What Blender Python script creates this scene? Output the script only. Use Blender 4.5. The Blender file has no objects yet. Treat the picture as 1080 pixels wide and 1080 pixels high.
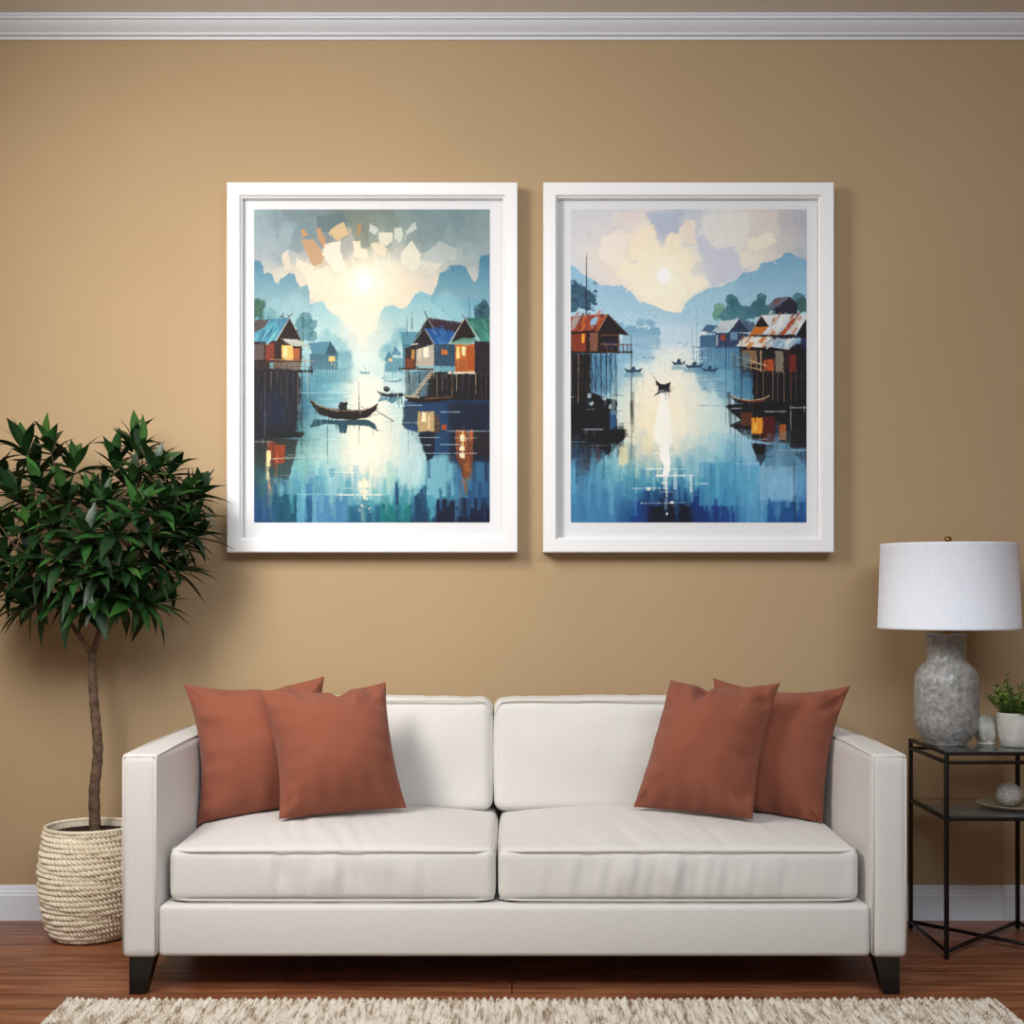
import bpy, bmesh, math, random
import numpy as np
from mathutils import Vector
from mathutils.bvhtree import BVHTree

SC = bpy.context.scene
COL = SC.collection
PI = math.pi

# ---------------------------------------------------------------- camera, world, lights, exposure
EYE = 1.09                       # eye height, level camera with a rising front
cam_d = bpy.data.cameras.new('camera'); cam = bpy.data.objects.new('camera', cam_d); COL.objects.link(cam)
cam.location = (0, 0, EYE); cam.rotation_euler = (PI / 2, 0, 0)
cam_d.sensor_width = 36; cam_d.sensor_fit = 'HORIZONTAL'
cam_d.lens = 36 * 1460 / 1080
cam_d.shift_y = 80 / 1080
cam_d.clip_start = .05
SC.camera = cam

SC.view_settings.view_transform = 'Standard'; SC.view_settings.look = 'None'
SC.view_settings.gamma = 1; SC.view_settings.use_curve_mapping = False
SC.view_settings.exposure = 0.25

w = bpy.data.worlds.new('world'); SC.world = w; w.use_nodes = True
w.node_tree.nodes['Background'].inputs[0].default_value = (.85, .9, 1, 1)
w.node_tree.nodes['Background'].inputs[1].default_value = .3

def area(name, loc, aim, sx, sy, power, col, spread=PI):
    d = bpy.data.lights.new(name, 'AREA'); d.shape = 'RECTANGLE'; d.size = sx; d.size_y = sy; d.energy = power; d.color = col; d.spread = spread
    o = bpy.data.objects.new(name, d); COL.objects.link(o); o.location = loc
    o.rotation_euler = (Vector(aim) - Vector(loc)).to_track_quat('-Z', 'Y').to_euler()
    return o
# daylight from the tall window in the left wall, and a broad fill lamp added under the ceiling to lift the room
area('window_daylight', (-1.62, 2.55, 2.35), (-.75, 4.55, 1.1), 1.15, 1.15, 42, (1, .98, .95), math.radians(115))
area('added_fill', (.75, 1.2, 2.85), (.25, 4.5, .5), 2.6, 1.2, 60, (.86, .93, 1), math.radians(150))

# ---------------------------------------------------------------- helpers
def lin(c):
    return tuple(((v / 255) / 12.92 if v / 255 <= .04045 else ((v / 255 + .055) / 1.055) ** 2.4) for v in c[:3])

class Mat:
    """a node material under construction"""
    def __init__(s, name, col=(200, 200, 200), rough=.6, spec=.5, metal=0.):
        s.m = bpy.data.materials.new(name); s.m.use_nodes = True
        s.nt = s.m.node_tree; s.b = s.nt.nodes['Principled BSDF']
        s.set('Base Color', (*lin(col), 1)); s.set('Roughness', rough); s.set('Specular IOR Level', spec); s.set('Metallic', metal)
        s.tc = None
    def set(s, k, v): s.b.inputs[k].default_value = v
    def N(s, t, **k):
        n = s.nt.nodes.new(t)
        for a, v in k.items():
            if a.startswith('i_'): n.inputs[int(a[2:]) if a[2:].isdigit() else a[2:].replace('_', ' ')].default_value = v
            else: setattr(n, a, v)
        return n
    def L(s, a, b): s.nt.links.new(a, b)
    def co(s, scale=(1, 1, 1), kind='Object', rot=(0, 0, 0)):
        if s.tc is None: s.tc = s.N('ShaderNodeTexCoord')
        m = s.N('ShaderNodeMapping'); m.inputs['Scale'].default_value = scale; m.inputs['Rotation'].default_value = rot
        s.L(s.tc.outputs[kind], m.inputs['Vector']); return m.outputs[0]
    def noise(s, scale, detail=3, rough=.5, sc=(1, 1, 1), **k):
        n = s.N('ShaderNodeTexNoise'); n.inputs['Scale'].default_value = scale; n.inputs['Detail'].default_value = detail; n.inputs['Roughness'].default_value = rough
        s.L(s.co(sc, **k), n.inputs['Vector']); return n.outputs['Fac']
    def ramp(s, fac, stops, interp='LINEAR'):
        r = s.N('ShaderNodeValToRGB'); r.color_ramp.interpolation = interp
        e = r.color_ramp.elements
        while len(e) < len(stops): e.new(.5)
        for q, (p, c) in zip(e, stops):
            q.position = p; q.color = (*lin(c), 1) if isinstance(c, tuple) else (c, c, c, 1)
        s.L(fac, r.inputs[0]); return r.outputs[0]
    def mix(s, fac, a, b, mode='MIX'):
        n = s.N('ShaderNodeMix', data_type='RGBA', blend_type=mode)
        for v, i in ((fac, 0), (a, 6), (b, 7)):
            if hasattr(v, 'is_linked'): s.L(v, n.inputs[i])
            elif i == 0: n.inputs[0].default_value = v
            else: n.inputs[i].default_value = (*lin(v), 1)
        return n.outputs[2]
    def color(s, out): s.L(out, s.b.inputs['Base Color'])
    def bump(s, h, strength=.2, dist=.01):
        n = s.N('ShaderNodeBump'); n.inputs['Strength'].default_value = strength; n.inputs['Distance'].default_value = dist
        s.L(h, n.inputs['Height'])
        if s.b.inputs['Normal'].is_linked: s.L(s.b.inputs['Normal'].links[0].from_socket, n.inputs['Normal'])
        s.L(n.outputs[0], s.b.inputs['Normal'])

def props(o, label=None, cat=None, group=None, kind=None):
    if label: o['label'] = label
    if cat: o['category'] = cat
    if group: o['group'] = group
    if kind: o['kind'] = kind
    return o

def thing(name, loc, label, cat, group=None):
    o = bpy.data.objects.new(name, None); COL.objects.link(o); o.location = loc; o.empty_display_size = .1
    return props(o, label, cat, group)

def mesh_obj(name, verts, faces, mat, parent=None, smooth=True, origin=None):
    """verts in world metres; the object sits at the parent's base (or at origin)"""
    v = np.asarray(verts, np.float32).reshape(-1, 3)
    base = Vector(origin) if origin is not None else (world_of(parent) if parent else Vector((0, 0, 0)))
    v = v - np.array(base, np.float32)
    me = bpy.data.meshes.new(name); me.from_pydata(v.tolist(), [], faces if isinstance(faces, list) else faces.tolist()); me.update()
    if smooth: me.polygons.foreach_set('use_smooth', [True] * len(me.polygons))
    if mat: me.materials.append(mat.m if isinstance(mat, Mat) else mat)
    o = bpy.data.objects.new(name, me); COL.objects.link(o)
    if parent:
        o.parent = parent; o.location = base - world_of(parent)
    else: o.location = base
    return o

def world_of(o):
    p = Vector(o.location)
    while o.parent: o = o.parent; p = p + o.location
    return p

class MB:
    """collects pieces of ONE part"""
    def __init__(s): s.v = []; s.f = []; s.n = 0
    def add(s, v, f):
        v = np.asarray(v, np.float64).reshape(-1, 3); s.v.append(v)
        s.f += [tuple(int(i) + s.n for i in q) for q in f]; s.n += len(v); return s
    def box(s, x0, x1, y0, y1, z0, z1, r=0.0, seg=2):
        v, f = rounded_box((x0, x1, y0, y1, z0, z1), r, seg); return s.add(v, f)
    def tube(s, pts, r, n=8, closed=False, caps=True):
        v, f = tube(pts, r, n, closed, caps); return s.add(v, f)
    def lathe(s, prof, c, n=48, cap=True):
        v, f = lathe(prof, c, n, cap); return s.add(v, f)
    def build(s, name, mat, parent=None, smooth=True, origin=None):
        o = mesh_obj(name, np.concatenate(s.v), s.f, mat, parent, smooth, origin)
        return o

def sharp(o, deg=35):
    """crisp edges where faces meet steeply"""
    bm = bmesh.new(); bm.from_mesh(o.data)
    bmesh.ops.recalc_face_normals(bm, faces=bm.faces)
    for e in bm.edges:
        if len(e.link_faces) == 2 and e.calc_face_angle(0) > math.radians(deg): e.smooth = False
    bm.to_mesh(o.data); bm.free(); return o

def grid_faces(nu, nv, wrap=False):
    f = []
    for j in range(nv - 1):
        for i in range(nu if wrap else nu - 1):
            a = j * nu + i; b = j * nu + (i + 1) % nu
            f.append((a, b, b + nu, a + nu))
    return f

def cube_grid(nx, ny, nz):
    """unit cube [-1,1] surface, shared vertices"""
    idx = {}; v = []; f = []
    def vid(i, j, k):
        q = (i, j, k)
        if q not in idx: idx[q] = len(v); v.append((2 * i / nx - 1, 2 * j / ny - 1, 2 * k / nz - 1))
        return idx[q]
    for i in range(nx):
        for j in range(ny):
            f.append((vid(i, j, 0), vid(i, j + 1, 0), vid(i + 1, j + 1, 0), vid(i + 1, j, 0)))
            f.append((vid(i, j, nz), vid(i + 1, j, nz), vid(i + 1, j + 1, nz), vid(i, j + 1, nz)))
    for i in range(nx):
        for k in range(nz):
            f.append((vid(i, 0, k), vid(i + 1, 0, k), vid(i + 1, 0, k + 1), vid(i, 0, k + 1)))
            f.append((vid(i, ny, k), vid(i, ny, k + 1), vid(i + 1, ny, k + 1), vid(i + 1, ny, k)))
    for j in range(ny):
        for k in range(nz):
            f.append((vid(0, j, k), vid(0, j, k + 1), vid(0, j + 1, k + 1), vid(0, j + 1, k)))
            f.append((vid(nx, j, k), vid(nx, j + 1, k), vid(nx, j + 1, k + 1), vid(nx, j, k + 1)))
    return np.array(v), f

def round_pts(p, half, r):
    """project points of a box onto the box with edges rounded by r"""
    inner = np.maximum(np.array(half) - r, 1e-6)
    q = np.clip(p, -inner, inner); d = p - q
    l = np.linalg.norm(d, axis=1, keepdims=True); l[l == 0] = 1
    out = q + d / l * r
    return out

def rounded_box(b, r=0.0, seg=2):
    x0, x1, y0, y1, z0, z1 = b
    half = np.array([(x1 - x0) / 2, (y1 - y0) / 2, (z1 - z0) / 2]); c = np.array([(x0 + x1) / 2, (y0 + y1) / 2, (z0 + z1) / 2])
    if r <= 0:
        v, f = cube_grid(1, 1, 1); return v * half + c, f
    r = min(r, half.min() * .999)
    axes = []
    for h in half:                                   # coordinates: rounded ends only
        t = [-h + r * (1 - math.cos(a)) * 1.0 for a in np.linspace(0, PI / 2, seg + 1)]
        t = [-h + r * k / seg for k in range(seg + 1)]
        axes.append(np.array(t + [-q for q in reversed(t)]))
    n = [len(a) - 1 for a in axes]
    v, f = cube_grid(*n)
    p = np.stack([np.interp((v[:, i] + 1) / 2 * n[i], range(n[i] + 1), axes[i]) for i in range(3)], 1)
    return round_pts(p, half, r) + c, f

def tube(pts, r, n=8, closed=False, caps=True):
    pts = [Vector(p) for p in pts]; m = len(pts)
    rs = r if hasattr(r, '__len__') else [r] * m
    V = []; up = None
    for i, p in enumerate(pts):
        t = (pts[(i + 1) % m] - pts[i - 1]) if closed else (pts[min(i + 1, m - 1)] - pts[max(i - 1, 0)])
        t.normalize()
        if up is None:
            up = Vector((0, 0, 1)) if abs(t.z) < .9 else Vector((1, 0, 0))
        up = (up - t * up.dot(t)).normalized(); sd = t.cross(up)
        for k in range(n):
            a = 2 * PI * k / n
            V.append(p + (up * math.cos(a) + sd * math.sin(a)) * rs[i])
    F = []
    for i in range(m if closed else m - 1):
        for k in range(n):
            a, b = i * n + k, i * n + (k + 1) % n; c, d = ((i + 1) % m) * n + k, ((i + 1) % m) * n + (k + 1) % n
            F.append((a, b, d, c))
    if not closed and caps:
        F.append(tuple(range(n))[::-1]); F.append(tuple(range((m - 1) * n, m * n)))
    return np.array([tuple(v) for v in V]), F

def lathe(prof, c, n=48, cap=True):
    V = []
    for r, z in prof:
        for k in range(n):
            a = 2 * PI * k / n; V.append((c[0] + r * math.cos(a), c[1] + r * math.sin(a), c[2] + z))
    F = grid_faces(n, len(prof), True)
    if cap:
        if prof[0][0] > 1e-5: F.append(tuple(range(n))[::-1])
        if prof[-1][0] > 1e-5: F.append(tuple(range((len(prof) - 1) * n, len(prof) * n)))
    return np.array(V), F

def vnoise(p, scale, seed=0.0):
    """smooth noise at many points (sum of rotated sines, cheap)"""
    r = np.random.RandomState(int(seed * 7 + 3)); out = np.zeros(len(p))
    for k in range(9):
        d = r.randn(3); d /= np.linalg.norm(d); fq = scale * (0.6 + 1.0 * r.rand()) * 2 * PI
        out += np.sin(p @ d * fq + r.rand() * 6.28)
    return out / 4.0
# ---------------------------------------------------------------- painted prints (numpy pigment, no files)
class Canvas:
    """A small oil-style painter. Coordinates are arbitrary drawing units inside (x0,y0,x1,y1)."""
    def __init__(s, box, w, h, seed):
        s.x0, s.y0, s.x1, s.y1 = box
        s.W, s.H = w, h
        s.k = w / (s.x1 - s.x0); s.ky = h / (s.y1 - s.y0)
        s.a = np.zeros((h, w, 3), np.float32)
        s.r = np.random.RandomState(seed)
        s.n1 = s.noise(26); s.n2 = s.noise(26); s.n3 = s.noise(7); s.n4 = s.noise(7)
    def noise(s, cell):
        gh, gw = s.H // cell + 3, s.W // cell + 3
        g = s.r.rand(gh, gw).astype(np.float32) * 2 - 1
        y = np.arange(s.H) / cell; x = np.arange(s.W) / cell
        iy = y.astype(int); ix = x.astype(int)
        fy = y - iy; fx = x - ix
        fy = (fy * fy * (3 - 2 * fy))[:, None]; fx = (fx * fx * (3 - 2 * fx))[None]
        A = g[iy][:, ix]; B = g[iy][:, ix + 1]; D = g[iy + 1][:, ix]; E = g[iy + 1][:, ix + 1]
        return (A * (1 - fx) + B * fx) * (1 - fy) + (D * (1 - fx) + E * fx) * fy
    def grid(s, xs, ys, cols):
        c = np.array(cols, np.float32)
        px = (np.array(xs) - s.x0) * s.k; py = (np.array(ys) - s.y0) * s.ky
        X = np.clip(np.arange(s.W)[None] + s.n1 * 14 + s.n3 * 5, 0, s.W - 1)
        Y = np.clip(np.arange(s.H)[:, None] + s.n2 * 10 + s.n4 * 5, 0, s.H - 1)
        ix = np.clip(np.searchsorted(px, X, 'right') - 1, 0, len(px) - 2)
        iy = np.clip(np.searchsorted(py, Y, 'right') - 1, 0, len(py) - 2)
        fx = np.clip((X - px[ix]) / (px[ix + 1] - px[ix]), 0, 1)[..., None]
        fy = np.clip((Y - py[iy]) / (py[iy + 1] - py[iy]), 0, 1)[..., None]
        s.a[:] = (c[iy, ix] * (1 - fx) + c[iy, ix + 1] * fx) * (1 - fy) + (c[iy + 1, ix] * (1 - fx) + c[iy + 1, ix + 1] * fx) * fy
    def poly(s, pts, col, a=1.0, warp=0.0, col2=None, soft=0, fade=None):
        """fill; col2 = colour at the bottom of the shape; fade = alpha at its bottom."""
        p = np.array(pts, np.float64)
        q = np.stack([(p[:, 0] - s.x0) * s.k, (p[:, 1] - s.y0) * s.ky], 1)
        m_ = int(warp * s.k * 1.5 + soft * s.k * 3 + 2)
        ax = max(int(q[:, 0].min()) - m_, 0); bx = min(int(q[:, 0].max()) + m_ + 1, s.W)
        ay = max(int(q[:, 1].min()) - m_, 0); by = min(int(q[:, 1].max()) + m_ + 1, s.H)
        if bx <= ax or by <= ay: return
        X = np.arange(ax, bx)[None] + .5 + np.zeros((by - ay, 1)); Y = np.arange(ay, by)[:, None] + .5 + np.zeros((1, bx - ax))
        if warp:
            X = X + (s.n3[ay:by, ax:bx] * .35 + s.n1[ay:by, ax:bx] * .5) * warp * s.k
            Y = Y + (s.n4[ay:by, ax:bx] * .35 + s.n2[ay:by, ax:bx] * .5) * warp * s.k
        m = np.zeros(X.shape, bool)
        n = len(q)
        for i in range(n):
            x1, y1 = q[i]; x2, y2 = q[(i + 1) % n]
            if y1 == y2: continue
            m ^= ((y1 > Y) != (y2 > Y)) & (X < (x2 - x1) * (Y - y1) / (y2 - y1) + x1)
        m = m.astype(np.float32)
        if soft:
            r = max(int(soft * s.k), 1)
            for _ in range(2):
                for axis in (0, 1):
                    z = np.cumsum(np.pad(m, [(r + 1, r) if t == axis else (0, 0) for t in (0, 1)], mode='edge'), axis)
                    m = (np.take(z, range(2 * r + 1, z.shape[axis]), axis) - np.take(z, range(0, z.shape[axis] - 2 * r - 1), axis)) / (2 * r + 1)
        t = np.clip((np.arange(ay, by) - q[:, 1].min()) / max(q[:, 1].max() - q[:, 1].min(), 1), 0, 1)[:, None]
        if fade is not None: m = m * (1 + (fade / max(a, 1e-6) - 1) * t)
        m = np.clip(m * a, 0, 1)[..., None]
        c = np.array(col, np.float32)
        if col2 is not None: c = c + (np.array(col2, np.float32) - c) * t[..., None]
        v = s.a[ay:by, ax:bx]
        s.a[ay:by, ax:bx] = v * (1 - m) + c * m
    def rect(s, x0, y0, x1, y1, col, a=1.0, **k): s.poly([(x0, y0), (x1, y0), (x1, y1), (x0, y1)], col, a, **k)
    def line(s, x0, y0, x1, y1, w, col, a=1.0, w2=None, **k):
        d = math.hypot(x1 - x0, y1 - y0) or 1; nx, ny = -(y1 - y0) / d, (x1 - x0) / d
        w2 = w if w2 is None else w2
        s.poly([(x0 + nx * w / 2, y0 + ny * w / 2), (x1 + nx * w2 / 2, y1 + ny * w2 / 2), (x1 - nx * w2 / 2, y1 - ny * w2 / 2), (x0 - nx * w / 2, y0 - ny * w / 2)], col, a, **k)
    def path(s, pts, w, col, a=1.0):
        for (p, q) in zip(pts, pts[1:]): s.line(*p, *q, w, col, a)
    def disc(s, x, y, rx, ry, col, a=1.0, **k):
        s.poly([(x + rx * math.cos(t * math.pi / 12), y + ry * math.sin(t * math.pi / 12)) for t in range(24)], col, a, **k)
    def strokes(s, x0, y0, x1, y1, n, ln, wd, ang, jit=10, a=.6, spread=.3, cols=None, drag=0):
        """dabs that pick up the colour beneath them (or one of cols), jittered"""
        for _ in range(n):
            x = s.r.uniform(x0, x1); y = s.r.uniform(y0, y1)
            t = ang + s.r.uniform(-spread, spread)
            gx, gy = x - math.cos(t) * drag * s.r.rand(), y - math.sin(t) * drag * s.r.rand()
            ix = int(np.clip((gx - s.x0) * s.k, 0, s.W - 1)); iy = int(np.clip((gy - s.y0) * s.ky, 0, s.H - 1))
            c = np.array(cols[s.r.randint(len(cols))], np.float32) if cols else s.a[iy, ix].copy()
            c = np.clip(c + s.r.uniform(-jit, jit) + s.r.uniform(-jit, jit, 3) * .3, 0, 255)
            l = ln * s.r.uniform(.5, 1.3) / 2
            dx, dy = math.cos(t) * l, math.sin(t) * l
            s.line(x - dx, y - dy, x + dx, y + dy, wd * s.r.uniform(.6, 1.3), c, a * s.r.uniform(.5, 1), w2=wd * s.r.uniform(.5, 1.3))
    def glints(s, x0, y0, x1, y1, n, lmin, lmax, col, a=.8, w=1.6):
        for _ in range(n):
            x = s.r.uniform(x0, x1); y = s.r.uniform(y0, y1); l = s.r.uniform(lmin, lmax)
            s.line(x - l / 2, y, x + l / 2, y, w * s.r.uniform(.6, 1.2), col, a * s.r.uniform(.5, 1))
    def finish(s, n):
        """short loaded-brush touches over everything, then a little canvas grain"""
        s.strokes(s.x0, s.y0, s.x1, s.y0 + 330, n // 2, 16, 5, .9, 8, .6, 1.8, drag=9)
        s.strokes(s.x0, s.y0 + 250, s.x1, s.y0 + 460, n, 10, 2.2, 1.2, 26, .7, 1.6, drag=4)
        s.strokes(s.x0, s.y0 + 400, s.x1, s.y1, n, 24, 2.6, 1.57, 18, .6, .05, drag=16)
        s.strokes(s.x0, s.y0 + 440, s.x1, s.y1, n // 2, 26, 1.6, 0, 16, .5, .03, drag=18)
        s.strokes(s.x0, s.y0 + 690, s.x1, s.y1, n // 4, 60, 9, 1.57, 16, .5, .04, drag=40)
        v = s.a / 255.0
        v = v + (v * v * (3 - 2 * v) - v) * .3                     # a touch more contrast in the pigment
        v = v + (v.mean(-1, keepdims=True) - v) * .10
        v = np.clip(v, 0, 1) ** (1.22 - .22 * np.clip(v, 0, 1))
        s.a = np.clip(v, 0, 1) * 255 + s.r.uniform(-4, 4, s.a.shape[:2])[..., None] + s.n3[..., None] * 3
    def result(s):
        v = s.a
        return np.clip((v[0::2, 0::2] + v[1::2, 0::2] + v[0::2, 1::2] + v[1::2, 1::2]) / 4, 0, 255)

def T(ox, oy):
    """measured patches of the picture are 2.47 times finer than the drawing units"""
    return lambda *p: [(ox + .405 * x, oy + .4048 * y) for x, y in p]

def paint_long_boat():
    s = Canvas((98, 106, 735.5, 953), 744, 990, 3)
    A = T(87.5, 90); B = T(411.6, 90); C_ = T(87.5, 527); D = T(411.6, 527)
    xs = [98, 200, 300, 398, 500, 600, 735]
    ys = [106, 180, 240, 300, 360, 420, 480, 540, 580, 640, 700, 760, 820, 870, 910, 953]
    s.grid(xs, ys, [
        [(158,176,178),(140,158,160),(128,142,142),(132,142,134),(138,155,152),(130,152,156),(135,155,155)],
        [(160,180,188),(142,165,178),(130,145,148),(150,158,145),(150,165,160),(135,155,160),(150,165,168)],
        [(175,185,186),(196,195,188),(205,190,170),(250,235,205),(225,222,205),(178,188,185),(160,175,178)],
        [(200,198,190),(225,210,190),(248,228,195),(255,246,220),(250,228,195),(212,205,192),(190,195,190)],
        [(205,205,195),(230,215,195),(248,230,200),(252,238,205),(248,228,196),(215,208,192),(180,195,195)],
        [(150,190,200),(180,210,212),(225,228,210),(245,236,208),(240,230,200),(170,205,208),(140,180,190)],
        [(130,175,185),(165,205,210),(190,220,218),(215,232,218),(190,222,218),(150,195,202),(120,165,178)],
        [(90,140,155),(130,180,190),(160,205,212),(205,232,225),(170,212,215),(120,170,182),(90,135,150)],
        [(40,60,80),(70,120,140),(120,175,188),(225,240,225),(190,222,220),(120,165,180),(40,55,70)],
        [(25,40,70),(50,95,120),(130,180,190),(240,240,215),(190,220,215),(100,150,170),(30,45,60)],
        [(35,45,65),(70,120,130),(165,205,205),(248,236,205),(205,222,212),(60,100,130),(25,40,60)],
        [(45,50,55),(110,155,155),(180,212,205),(248,236,205),(215,228,215),(100,150,170),(30,50,75)],
        [(60,100,110),(140,190,190),(160,205,205),(220,228,210),(170,210,210),(125,180,195),(60,110,140)],
        [(45,95,125),(85,145,165),(110,165,185),(130,190,195),(105,170,180),(90,160,180),(50,100,135)],
        [(35,85,125),(55,120,150),(85,140,175),(70,140,160),(45,140,150),(60,125,150),(20,40,75)],
        [(35,85,125),(20,100,125),(75,135,170),(20,90,120),(15,110,120),(25,60,95),(18,28,55)]])
    # sky brushwork
    s.strokes(98, 106, 735, 230, 190, 70, 28, 1.35, 9, .5, .5)
    s.strokes(130, 220, 690, 400, 160, 45, 24, 1.0, 9, .5, 1.5)
    s.poly(A((210,60),(420,60),(440,260),(330,330),(250,300),(310,150)), (132,150,152), .55, 6, soft=2)
    s.poly(A((440,90),(620,60),(640,120),(540,190),(460,200)), (112,130,134), .7, 5, soft=1.5)
    s.poly(A((640,60),(780,60),(800,300),(730,320),(690,230)), (134,142,132), .6, 6, soft=2)
    s.poly(B((260,60),(520,80),(480,260),(400,330),(330,330),(300,200)), (136,154,158), .6, 8, soft=2)
    s.poly(B((410,300),(460,250),(580,300),(570,380),(480,400),(380,420),(340,380)), (200,206,200), .6, 5, soft=2)
    for pts, c in (((340,180),(360,170),(388,215),(345,228)), (205,162,118)), (((335,240),(430,240),(495,350),(480,400),(420,425),(385,340)), (202,164,128)), \
                  (((443,160),(470,163),(512,270),(490,305),(455,240)), (206,158,122)), (((545,170),(625,122),(657,205),(585,250),(525,200)), (226,192,148)), \
                  (((718,140),(742,130),(737,200),(714,208)), (188,152,110)):
        s.poly(A(*pts), c, .95, 2)
    for pts, c in (((500,275),(600,250),(612,360),(640,430),(560,465),(520,400),(480,340)), (252,238,212)), (((690,250),(742,250),(735,300),(785,310),(785,375),(690,360)), (250,235,200)), \
                  (((310,368),(390,400),(445,430),(370,485),(303,430)), (238,225,200)), (((208,340),(255,308),(268,400),(300,430),(230,462)), (228,212,192)), \
                  (((370,470),(520,420),(560,500),(500,560),(420,600),(390,540)), (246,230,202)):
        s.poly(A(*pts), c, .9, 4)
    s.poly(A((612,250),(682,208),(692,330),(640,372),(606,330)), (178,178,172), .95, 2)
    for pts, c in (((58,195),(152,198),(152,250),(110,285),(58,250)), (240,230,202)), (((0,270),(80,252),(113,300),(100,362),(40,335)), (240,225,190)), \
                  (((158,163),(207,158),(222,220),(200,262),(163,232)), (215,222,205)), (((233,190),(297,122),(312,170),(245,212)), (205,212,200)), \
                  (((-5,135),(57,175),(40,218),(-5,190)), (212,216,205)), (((208,330),(275,246),(334,340),(337,402),(300,455),(208,405)), (238,230,206)), \
                  (((340,380),(420,400),(480,400),(450,450),(380,470)), (222,218,200)):
        s.poly(B(*pts), c, .92, 3)
    s.disc(397, 303, 92, 88, (255,243,212), .45, warp=10, soft=14)
    s.disc(397, 303, 56, 54, (255,246,218), .8, warp=5, soft=6)
    s.disc(397, 303, 40, 40, (255,250,228), .8, soft=5)
    s.disc(397, 303, 20, 22, (250,251,255), 1, soft=3)
    # karst mountains in the haze
    s.poly(A((20,388),(60,384),(85,420),(95,472),(120,462),(150,468),(165,520),(190,535),(205,505),(235,490),(265,465),(295,468),(315,520),(335,556),(385,540),(396,600),(406,672),(440,658),(490,660),(520,700),(545,738),(600,762),(640,830),(720,900),(720,1000),(20,1000)), (100,146,168), 1, 3, (172,214,216), fade=.55)
    s.poly(A((420,668),(450,656),(490,660),(525,702),(545,738),(600,762),(640,830),(700,890),(420,890)), (160,205,210), .8, 3, (195,225,220), soft=1.5)
    s.poly(B((-20,890),(45,835),(65,740),(100,688),(150,680),(200,697),(235,702),(265,670),(300,605),(345,590),(405,612),(600,640),(820,640),(820,1000),(-20,1000)), (140,192,206), 1, 3, (176,216,218), fade=.6)
    s.poly(B((400,645),(440,560),(465,465),(510,455),(530,418),(600,414),(640,430),(662,470),(682,512),(700,525),(718,500),(720,430),(735,350),(820,340),(820,860),(560,800)), (84,138,164), 1, 3, (130,182,200), fade=.5)
    s.poly(B((400,650),(500,590),(560,620),(640,740),(640,860),(380,860)), (160,206,214), .6, 10, soft=8)
    s.poly(A((140,660),(185,610),(205,640),(200,690),(130,710)), (150,195,205), .7, 6, soft=2)
    s.poly(A((200,700),(300,580),(420,700),(420,800),(200,800)), (165,205,212), .5, 8, soft=8)
    s.disc(392, 440, 60, 70, (246,238,214), .55, soft=22)
    s.disc(400, 520, 60, 40, (222,238,228), .6, soft=16)
    # trees in the mist
    s.poly(A((20,640),(60,640),(90,700),(90,780),(20,780)), (70,108,92), .85, 8, soft=2)
    s.strokes(98, 350, 130, 395, 30, 12, 7, .5, 14, .6, 1.5, [(70,110,95),(95,135,100),(60,100,105)])
    s.poly(A((90,720),(140,690),(180,720),(190,780),(80,780)), (110,160,165), .6, 6, soft=3)
    for x, y, r in ((228,415,16),(240,402,17),(255,418,15),(236,440,22),(256,448,14)): s.disc(x, y, r, r, (92,138,148), .7, warp=7)
    for x, y, r in ((290,452,16),(300,440,10),(330,480,22),(345,500,20),(318,460,14)): s.disc(x, y, r, r * 1.2, (140,188,196), .5, warp=7, soft=3)
    for x, y, r in ((488,452,18),(500,440,14),(470,480,18),(455,495,18),(510,460,12)): s.disc(x, y, r, r * 1.2, (120,170,184), .5, warp=7, soft=3)
    for x, y, r in ((705,375,14),(718,365,12),(725,385,18),(708,392,14)): s.disc(x, y, r, r, (60,96,106), .8, warp=7)
    # water
    s.strokes(98, 560, 735, 820, 260, 60, 6, 0, 7, .4, .04)
    s.strokes(98, 800, 735, 953, 230, 60, 22, 1.57, 16, .55, .06)
    s.rect(350, 560, 450, 830, (252,242,214), .5, warp=12, soft=14)
    s.rect(372, 560, 428, 800, (255,246,220), .45, warp=6, soft=7)
    s.poly(D((200,440),(270,440),(370,600),(380,800),(200,800)), (190,220,218), .6, 4, soft=3)
    s.rect(98, 875, 152, 953, (40,92,138), .7, warp=3, soft=2)
    s.rect(152, 876, 214, 953, (18,98,122), .95, warp=2)
    s.rect(214, 876, 300, 953, (110,170,195), .75, warp=3); s.rect(240, 878, 256, 953, (28,92,130), .8, warp=3)
    s.rect(268, 880, 350, 953, (86,138,178), .8, warp=3); s.rect(352, 905, 440, 953, (30,102,132), .7, warp=4, soft=3)
    s.rect(440, 900, 525, 953, (20,128,128), .8, warp=4, soft=2)
    s.poly(D((370,640),(560,600),(570,860),(440,890),(370,860)), (125,180,196), .9, 4)
    s.poly(D((560,620),(800,640),(800,900),(560,890)), (62,118,156), .7, 5)
    s.poly(D((270,900),(380,790),(380,1060),(270,1060)), (22,74,108), .85, 5); s.poly(D((440,900),(820,880),(820,1060),(440,1060)), (18,34,68), .92, 6)
    s.poly(D((395,870),(430,865),(430,1010),(398,1030)), (90,160,180), .9, 3)
    s.strokes(450, 860, 735, 900, 26, 50, 10, 1.57, 10, .8, .05, [(70,130,165),(30,80,120),(100,165,190)])
    s.strokes(160, 815, 420, 872, 40, 45, 14, 1.57, 10, .6, .05, [(120,185,195),(90,155,175),(150,205,205),(80,140,180)])
    # far houses, hazy
    s.poly([(244,467),(306,463),(324,496),(256,497)], (92,142,160), .95, 1.5); s.poly([(305,463),(329,500),(290,500)], (66,98,114), .95, 1)
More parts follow.
